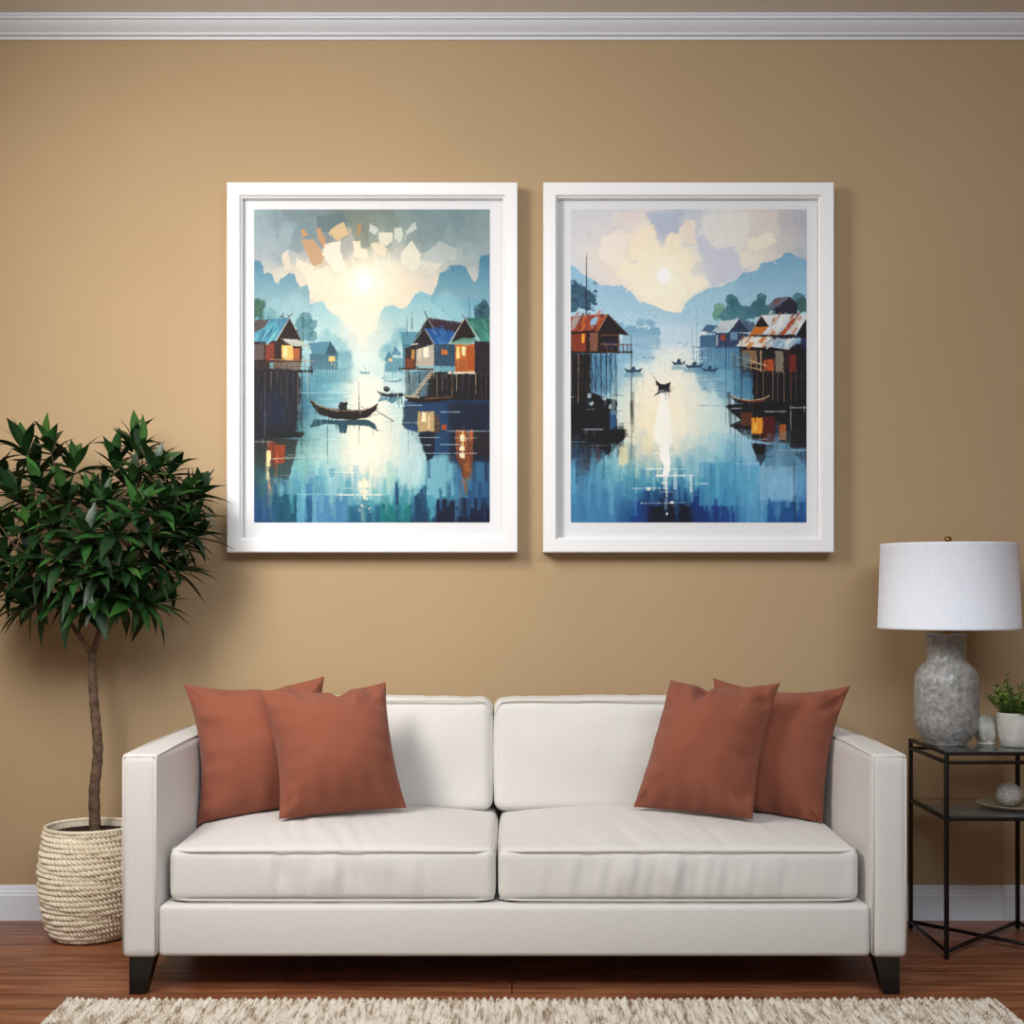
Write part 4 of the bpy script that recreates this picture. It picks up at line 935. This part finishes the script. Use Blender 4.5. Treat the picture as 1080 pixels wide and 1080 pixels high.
# leaf sprays: picture column, picture row, depth offset, spread of the crown as it stands in the room
spray = [(22,470,.0),(52,468,-.05),(78,486,.04),(12,520,-.10),(40,510,-.14),(66,520,-.12),(10,560,.0),(30,556,-.18),(58,552,-.20),(92,524,-.04),
 (100,518,.05),(122,486,.0),(150,474,-.03),(165,492,-.10),(140,506,-.14),(112,530,-.18),(184,496,.02),(196,520,-.06),(172,528,-.16),(146,536,-.22),
 (206,524,.04),(204,548,-.04),(184,556,-.12),(156,566,-.20),(122,562,-.24),(92,566,-.24),(62,588,-.22),(34,592,-.14),(14,598,.02),(190,578,.0),
 (166,592,-.10),(134,598,-.18),(104,602,-.22),(78,612,-.18),(48,616,-.10),(22,622,-.02),(156,612,.02),(128,626,-.06),(98,632,-.12),(68,636,-.06),
 (40,636,.02),(134,638,.05),(86,560,.10),(130,540,.10),(60,540,.10),(160,520,.10),(100,590,.08),(36,490,.08),(24,642,-.06),(142,462,.04),(30,536,.06),
 (178,540,.08),(112,510,.1),(76,580,.05),(150,580,.08),(-6,500,.0),(-6,545,-.06),(-6,585,.0),(-4,615,-.08),(214,520,.0),(208,566,.02),(192,602,.03),(168,640,.02),(152,636,-.08)]
CY = 4.30
def W(px, py, dy): y = CY + dy * 1.0; return Vector(((px - 540) * y / 1460, y, EYE - (py - 620) * y / 1460))
trunk = [(TX + .017, TY, .31), (TX + .014, TY - .004, .45), (TX + .024, TY, .58), (TX + .012, TY + .004, .72), (TX + .006, TY, .84), (TX + .010, TY - .004, .905)]
tp = smooth_path(trunk, 10)
tb = MB(); tb.tube(tp, [.0185 - .007 * i / len(tp) + .0012 * math.sin(i * 1.9) for i in range(len(tp))], 12)
fork = Vector(trunk[-1]); hub = fork + Vector((.035, 0, .16))
limbs = [[fork - Vector((0, 0, .03)), W(78, 662, -.02), W(62, 640, -.04), W(40, 600, -.06)], [fork - Vector((0, 0, .02)), W(108, 652, -.01), W(112, 620, -.04), W(112, 560, -.04)], [W(104, 660, 0), W(128, 618, -.05), W(160, 560, -.04)],
         [W(108, 640, 0), W(96, 590, .03), W(70, 530, .0)], [W(110, 630, 0), W(128, 560, .04), W(150, 500, .02)]]
nodes = []
for L_ in limbs:
    q = smooth_path(L_, 8); tb.tube(q, [.0095 - .006 * i / len(q) for i in range(len(q))], 8); nodes += q[6:]
for (px, py, dy) in spray:
    t = W(px, py, dy); nb = min(nodes, key=lambda q: (q - t).length); mid = (nb + t) / 2 + Vector((0, 0, -.015))
    tb.tube(smooth_path([nb, mid, t], 5), [.0042 - .0022 * i / 10 for i in range(11)], 6)
    tips.append((t, (t - nb)))
tb.build('trunk', M_bark, tree)
M_leaf = Mat('glossy_green_leaf', (34, 66, 30),   .40, .36)
at_ = M_leaf.N('ShaderNodeVertexColor', layer_name='leaf_tone'); M_leaf.color(at_.outputs[0]); M_leaf.set('Subsurface Weight', 0.0)
def leaf_verts(p, d, up, ln, wd, droop, fold, rows=7):
    d = d.normalized(); up = (up - d * up.dot(d)); up = up.normalized() if up.length > 1e-4 else d.orthogonal().normalized(); sd = d.cross(up)
    V = []
    for i in range(rows):
        t = i / (rows - 1); w_ = wd * (math.sin(PI * min(t * 1.06 + .015, 1)) ** .8) * (1 - .25 * t) / 2 + .0006
        c = p + d * (ln * t) - Vector((0, 0, 1)) * (droop * ln * t * t) + up * (.04 * ln * math.sin(PI * t))
        for s in (-1, 0, 1): V.append(c + sd * (w_ * s) + up * (fold * w_ * abs(s)))
    return V
LV = []; LF = []; LC = []
def add_leaf(p, d, up, ln, wd, droop, fold, tone):
    o = len(LV); V = leaf_verts(p, d, up, ln, wd, droop, fold); LV.extend(V)
    for i in range(6):
        for s in range(2): a = o + i * 3 + s; LF.append((a, a + 1, a + 4, a + 3))
    for i in range(7):
        for s in (0, 1, 2): LC.append(tone if s != 1 else tuple(v * 1.25 for v in tone))
crown_c = W(100, 560, -.04)
YMAX = WY - .02
for t, br in tips:
    out = (t - crown_c); out.y *= 1.3
    axis = (out.normalized() * .9 + Vector((0, 0, .55)) + br.normalized() * .3).normalized()
    e1 = axis.orthogonal().normalized(); e2 = axis.cross(e1); k = random.randint(11, 15)
    g0 = random.random() * 6.28
    for i in range(k):
        a = g0 + i * 2.39996; lift = (i + .5) / k                      # inner leaves stand up, outer ones spread
        sp = 1.25 * (1 - lift) ** .8 + .12
        d = axis * (math.cos(sp * 1.15)) + (e1 * math.cos(a) + e2 * math.sin(a)) * math.sin(sp * 1.15)
        d = (d + Vector((0, 0, random.uniform(-.1, .15)))).normalized()
        ln = random.uniform(.09, .145) * (1.0 if lift < .7 else .85); wd = ln * random.uniform(.27, .35)
        p = t - axis * (.05 * (1 - lift))
        tip = p + d * ln
        if tip.y > YMAX - .01 or tip.x < XL + .045:
            if tip.y > YMAX - .01: d.y = min(d.y, (YMAX - .012 - p.y) / ln)
            if tip.x < XL + .045: d.x = max(d.x, (XL + .047 - p.x) / ln)
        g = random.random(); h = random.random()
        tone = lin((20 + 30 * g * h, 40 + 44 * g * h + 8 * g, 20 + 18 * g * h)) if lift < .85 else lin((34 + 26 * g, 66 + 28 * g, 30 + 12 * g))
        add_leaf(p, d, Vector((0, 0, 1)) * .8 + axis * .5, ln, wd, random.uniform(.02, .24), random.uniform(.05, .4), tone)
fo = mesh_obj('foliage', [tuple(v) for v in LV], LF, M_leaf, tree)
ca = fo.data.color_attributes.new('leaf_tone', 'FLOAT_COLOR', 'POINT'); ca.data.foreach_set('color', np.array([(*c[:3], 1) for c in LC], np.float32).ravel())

# ---------------------------------------------------------------- side table
QX0, QX1, QY0, QY1 = 1.276, 1.618, 4.065, 4.43
M_glass = Mat('smoky_glass', (205, 212, 212), .04, .5); M_glass.set('Transmission Weight', .92); M_glass.set('IOR', 1.45); M_glass.bump(M_glass.noise(9, 2), .03, .003)
table = thing('side_table', ((QX0 + QX1) / 2, (QY0 + QY1) / 2, 0), 'narrow black metal side table with two glass shelves right of the sofa', 'table')
for x in (QX0, QX1):
    for y in (QY0, QY1):
        o = MB().box(x - .0062, x + .0062, y - .0062, y + .0062, 0, .608, .002, 2).build('leg', M_dark, table)
def frame_ring(z, r, name):
    mb = MB()
    for y in (QY0, QY1): mb.box(QX0, QX1, y - r, y + r, z - r, z + r, .0015, 2)
    for x in (QX0, QX1): mb.box(x - r, x + r, QY0, QY1, z - r, z + r, .0015, 2)
    return mb.build(name, M_dark, table)
frame_ring(.603, .0050, 'top_frame'); frame_ring(.577, .0050, 'apron_rail'); frame_ring(.411, .0055, 'shelf_frame')
MB().box(QX0 + .0066, QX1 - .0066, QY0 + .0066, QY1 - .0066, .599, .608, .002, 2).build('glass_top', M_glass, table)
MB().box(QX0 + .006, QX1 - .006, QY0 + .006, QY1 - .006, .409, .417, .002, 2).build('glass_shelf', M_glass, table)
st = MB(); zc = .022
st.tube([(QX0, QY1, zc), (QX1, QY0, zc)], .0062, 8); st.tube([(QX0, QY0, zc), (QX1, QY1, zc)], .0062, 8); st.tube([(QX0, QY0, zc), (QX0, QY1, zc)], .0058, 8); st.tube([(QX1, QY0, zc), (QX1, QY1, zc)], .0058, 8)
st.build('stretcher', M_dark, table)

# ---------------------------------------------------------------- table lamp
LX, LY, LZ = 1.339, 4.248, .6085
lamp = thing('table_lamp', (LX, LY, LZ), 'table lamp with mottled grey ceramic base and white drum shade on the side table', 'lamp')
M_cer = Mat('mottled_grey_ceramic', (130, 128, 124), .3, .5)
n1 = M_cer.noise(60, 4, .6); n2 = M_cer.noise(12, 3); M_cer.color(M_cer.mix(n2, M_cer.ramp(n1, [(.32, (112, 111, 109)), (.5, (144, 143, 140)), (.66, (172, 171, 168))]), M_cer.ramp(n1, [(.35, (132, 131, 128)), (.65, (182, 180, 176))])))
M_cer.L(M_cer.ramp(n1, [(.35, .5), (.6, .13)]), M_cer.b.inputs['Roughness']); M_cer.bump(n1, .5, .006); M_cer.bump(M_cer.noise(11, 2), .35, .012)
body = [(.0, .0), (.054, .0), (.058, .003), (.060, .008), (.074, .022), (.088, .042), (.0945, .062), (.0965, .09), (.097, .15), (.097, .192), (.094, .212), (.086, .232), (.073, .246), (.063, .254), (.0590, .262), (.0585, .29), (.0590, .325), (.061, .333), (.061, .338), (.054, .340), (.05, .332), (0, .332)]
MB().lathe(body, (LX - .006, LY, LZ), 72).build('ceramic_base', M_cer, lamp)
MB().lathe([(0, .331), (.020, .331), (.020, .338), (.0135, .341), (.0135, .352), (.017, .354), (.017, .360), (.012, .366), (.012, .44), (.004, .445), (.004, .622), (.0, .622)], (LX - .003, LY, LZ), 24).build('brass_socket', M_brass, lamp)
M_shade = Mat('white_linen_shade', (228, 230, 236), .85, .2); M_shade.color(M_shade.ramp(M_shade.noise(1, 4, .6, (300, 300, 30)), [(.3, (230, 234, 244)), (.7, (240, 243, 250))])); M_shade.bump(M_shade.noise(1, 3, .6, (600, 600, 60)), .08, .002)
M_shade.set('Subsurface Weight', .0)
zt, zb = .617, .357
sp_ = [(.2122, zb), (.2130, zb + .001), (.2126, zb + .008), (.2118, zb + .009), (.2036, zt - .009), (.2042, zt - .008), (.2036, zt), (.2015, zt), (.2012, zt - .006), (.2102, zb + .006), (.2105, zb)]
V, F = lathe(sp_ + sp_[:1], (LX + .001, LY, LZ), 96, False); shade = mesh_obj('lamp_shade', V, F, M_shade, lamp); sharp(shade, 50)
sb = MB()
for a in (.4, .4 + 2 * PI / 3, .4 + 4 * PI / 3): sb.tube([(LX - .003, LY, LZ + zt - .012), (LX +   .201 * math.cos(a), LY +   .201 * math.sin(a), LZ + zt - .012)], .0018, 6)
sb.build('shade_spider', M_brass, lamp)
MB().lathe([(0, .600), (.0045, .600), (.0045, .619), (.009, .622), (.0115, .629), (.0095, .636), (.004, .640), (0, .6405)], (LX - .001, LY, LZ), 24).build('finial', M_brass, lamp)

# ---------------------------------------------------------------- small things on the table
M_pot = Mat('off_white_glaze', (206, 204, 196), .5, .45); M_pot.color(M_pot.ramp(M_pot.noise(26, 4, .6), [(.3, (186, 184, 176)), (.7, (216, 214, 207))])); M_pot.bump(M_pot.noise(50, 3), .15, .004)
PX, PY, PZ = 1.532, 4.20, .6085
herb = thing('potted_plant', (PX, PY, PZ), 'little bushy green plant in an off-white pot at the right end of the glass top', 'plant')
MB().lathe([(0, 0), (.040, 0), (.046, .004), (.054, .03), (.058, .062), (.0585, .098), (.0585, .104), (.054, .104), (.052, .09), (0, .088)], (PX, PY, PZ), 48).build('pot', M_pot, herb)
MB().lathe([(.0, .0935), (.0525, .0905)], (PX, PY, PZ), 24, False).build('soil', M_soil, herb)
random.seed(5); LV = []; LF = []; LC = []; hs = MB()
for i in range(70):
    a = random.random() * 6.28; r0 = .044 * math.sqrt(random.random()); lean = random.uniform(.1, 1.0)
    h = random.uniform(.055, .135) * (1.05 - .35 * lean); q0 = Vector((PX + r0 * math.cos(a), PY + r0 * math.sin(a), PZ + .09)); q1 = q0 + Vector((math.cos(a) * lean * .055, math.sin(a) * lean * .055, h * .55)); q2 = q0 + Vector((math.cos(a) * lean * .092, math.sin(a) * lean * .092, h * (1 - .1 * lean)))
    pth = smooth_path([q0, q1, q2], 5)
    if min(math.hypot(q.x - LX, q.y - LY) for q in pth) < .108: continue
    hs.tube(pth, .0011, 5)
    for j in range(2, 11):
        for s in range(2):
            if math.hypot(pth[j].x - LX, pth[j].y - LY) < .122: continue
            b = random.random() * 6.28; d = Vector((math.cos(b), math.sin(b), random.uniform(.1, .9))); g = random.random()
            add_leaf(pth[j], d, Vector((0, 0, 1)), random.uniform(.012, .020), random.uniform(.007, .010), .15, .3, lin((78 + 70 * g, 112 + 62 * g, 44 + 36 * g)))
hs.build('stem', Mat('herb_stem', (86, 104, 52), .7, .3), herb)
fo = mesh_obj('foliage', [tuple(v) for v in LV], LF, M_leaf, herb); ca = fo.data.color_attributes.new('leaf_tone', 'FLOAT_COLOR', 'POINT'); ca.data.foreach_set('color', np.array([(*c[:3], 1) for c in LC], np.float32).ravel())

M_stone = Mat('chalky_white_ceramic', (214, 208, 196), .7, .3); M_stone.color(M_stone.ramp(M_stone.noise(34, 4), [(.35, (190, 182, 168)), (.65, (224, 219, 209))])); M_stone.bump(M_stone.noise(60, 3), .4, .004)
OX, OY = 1.462, 4.265
orn = thing('ornament', (OX, OY, .6085), 'small chalky white shell-like ornament on a foot beside the little pot', 'ornament')
v, f = lathe([(0, .007), (.020, .008), (.029, .018), (.034, .036), (.035, .056), (.031, .074), (.020, .086), (0, .090)], (OX, OY, .6085), 28, False)
c0 = np.array([OX, OY, .66]); q = v - c0; v = c0 + q * (1 + .10 * np.cos(np.arctan2(q[:, 1], q[:, 0]) * 5 + q[:, 2] * 40))[:, None]
mesh_obj('shell_body', v, f, M_stone, orn)
MB().lathe([(0, 0), (.027, 0), (.029, .003), (.024, .007), (.018, .010), (.018, .014), (0, .014)], (OX, OY, .6085), 28).build('foot', M_stone, orn)

DX, DY, DZ = 1.548, 4.24, .4175
dish = MB().lathe([(0, 0), (.075, 0), (.100, .006), (.112, .013), (.114, .0145), (.111, .0155), (.098, .009), (.074, .004), (0, .004)], (DX + .012 - .02, DY, DZ), 56).build('dish', Mat('pale_bronze_glaze', (150, 138, 118), .3, .5), origin=(DX - .008, DY, DZ))
dm = dish.data.materials[0]; nn = dm.node_tree.nodes.new('ShaderNodeTexNoise'); nn.inputs['Scale'].default_value = 40; bb = dm.node_tree.nodes.new('ShaderNodeBump'); bb.inputs['Strength'].default_value = .1
dm.node_tree.links.new(nn.outputs['Fac'], bb.inputs['Height']); dm.node_tree.links.new(bb.outputs[0], dm.node_tree.nodes['Principled BSDF'].inputs['Normal'])
props(dish, 'shallow bronze-coloured dish on the lower glass shelf', 'dish')
BX, BY, BZ, BR = 1.515, 4.22, DZ + .0045, .0385
orb = thing('ceramic_orb', (BX, BY, BZ), 'speckled pale round orb with a loop handle lying in the dish', 'ornament')
M_orb = Mat('speckled_pale_stone', (176, 170, 160), .65, .35); M_orb.color(M_orb.ramp(M_orb.noise(120, 3, .7), [(.35, (134, 127, 116)), (.6, (196, 191, 182))])); M_orb.bump(M_orb.noise(120, 3), .5, .004)
prof = [(BR * math.sin(t), BR - BR * .96 * math.cos(t) - .0012) for t in np.linspace(0, PI, 25)]; prof[0] = (0, prof[0][1]); prof[-1] = (0, prof[-1][1])
MB().lathe(prof, (BX, BY, BZ), 40, False).build('orb_body', M_orb, orb)
MB().tube([(BX + BR + .012 + .015 * math.cos(a), BY, BZ + BR + .004 + .013 * math.sin(a)) for a in np.linspace(0, 2 * PI, 24, endpoint=False)], .0042, 8, True).build('handle', M_orb, orb)

# ---------------------------------------------------------------- rug
M_rug = Mat('chunky_cream_wool', (214, 202, 184), .95, .1)
nr = M_rug.noise(52, 4, .72, (1.6, .22, .6)); M_rug.color(M_rug.ramp(nr, [(.33, (120, 98, 80)), (.43, (184, 168, 148)), (.52, (222, 212, 197)), (.7, (240, 234, 224))])); M_rug.bump(M_rug.noise(500, 2), .5, .004)
x0, x1, y0, y1 = -1.168, 1.268, 2.35, 3.625
nx, ny = 760, 300
X = np.linspace(x0, x1, nx)[None] + np.zeros((ny, 1)); Y = (y1 - (y1 - y0) * np.linspace(0, 1, ny) ** 1.25)[:, None] + np.zeros((1, nx))
rib = .0182; ph = (X - x0) / rib + .22 * np.sin(Y * 9 + X * 2) + .1 * np.sin(Y * 37 + X * 5); k = np.floor(ph); fr = ph - k
hsh = np.modf(np.abs(np.sin(k * 12.9898) * 43758.5))[0]
kn = np.cos(2 * PI * ((Y / .021) + hsh * 1.0) + (fr - .5) * 3.2)
H = .0115 * np.sin(PI * fr) ** .75 * (.62 + .38 * kn) + .0012 * np.random.RandomState(2).randn(ny, nx)
edge = np.minimum.reduce([X - x0, x1 - X, y1 - Y, Y - y0]); H = (H + .010) * np.clip(edge / .010, .02, 1) ** .5
Yj = Y + np.where(y1 - Y < .03, .005 * np.sin(k * 2.3) * (.5 + hsh), 0); Xj = X + np.where((X - x0 < .02) | (x1 - X < .02), .004 * np.sin(Y * 300), 0)
mb = MB().add(np.stack([Xj, Yj, .0005 + H], -1).reshape(-1, 3), [tuple(reversed(q)) for q in grid_faces(nx, ny)])
rug = mb.build('rug', M_rug, origin=(0, (y0 + y1) / 2, 0)); props(rug, 'chunky ribbed cream wool rug on the floor in front of the sofa', 'rug')
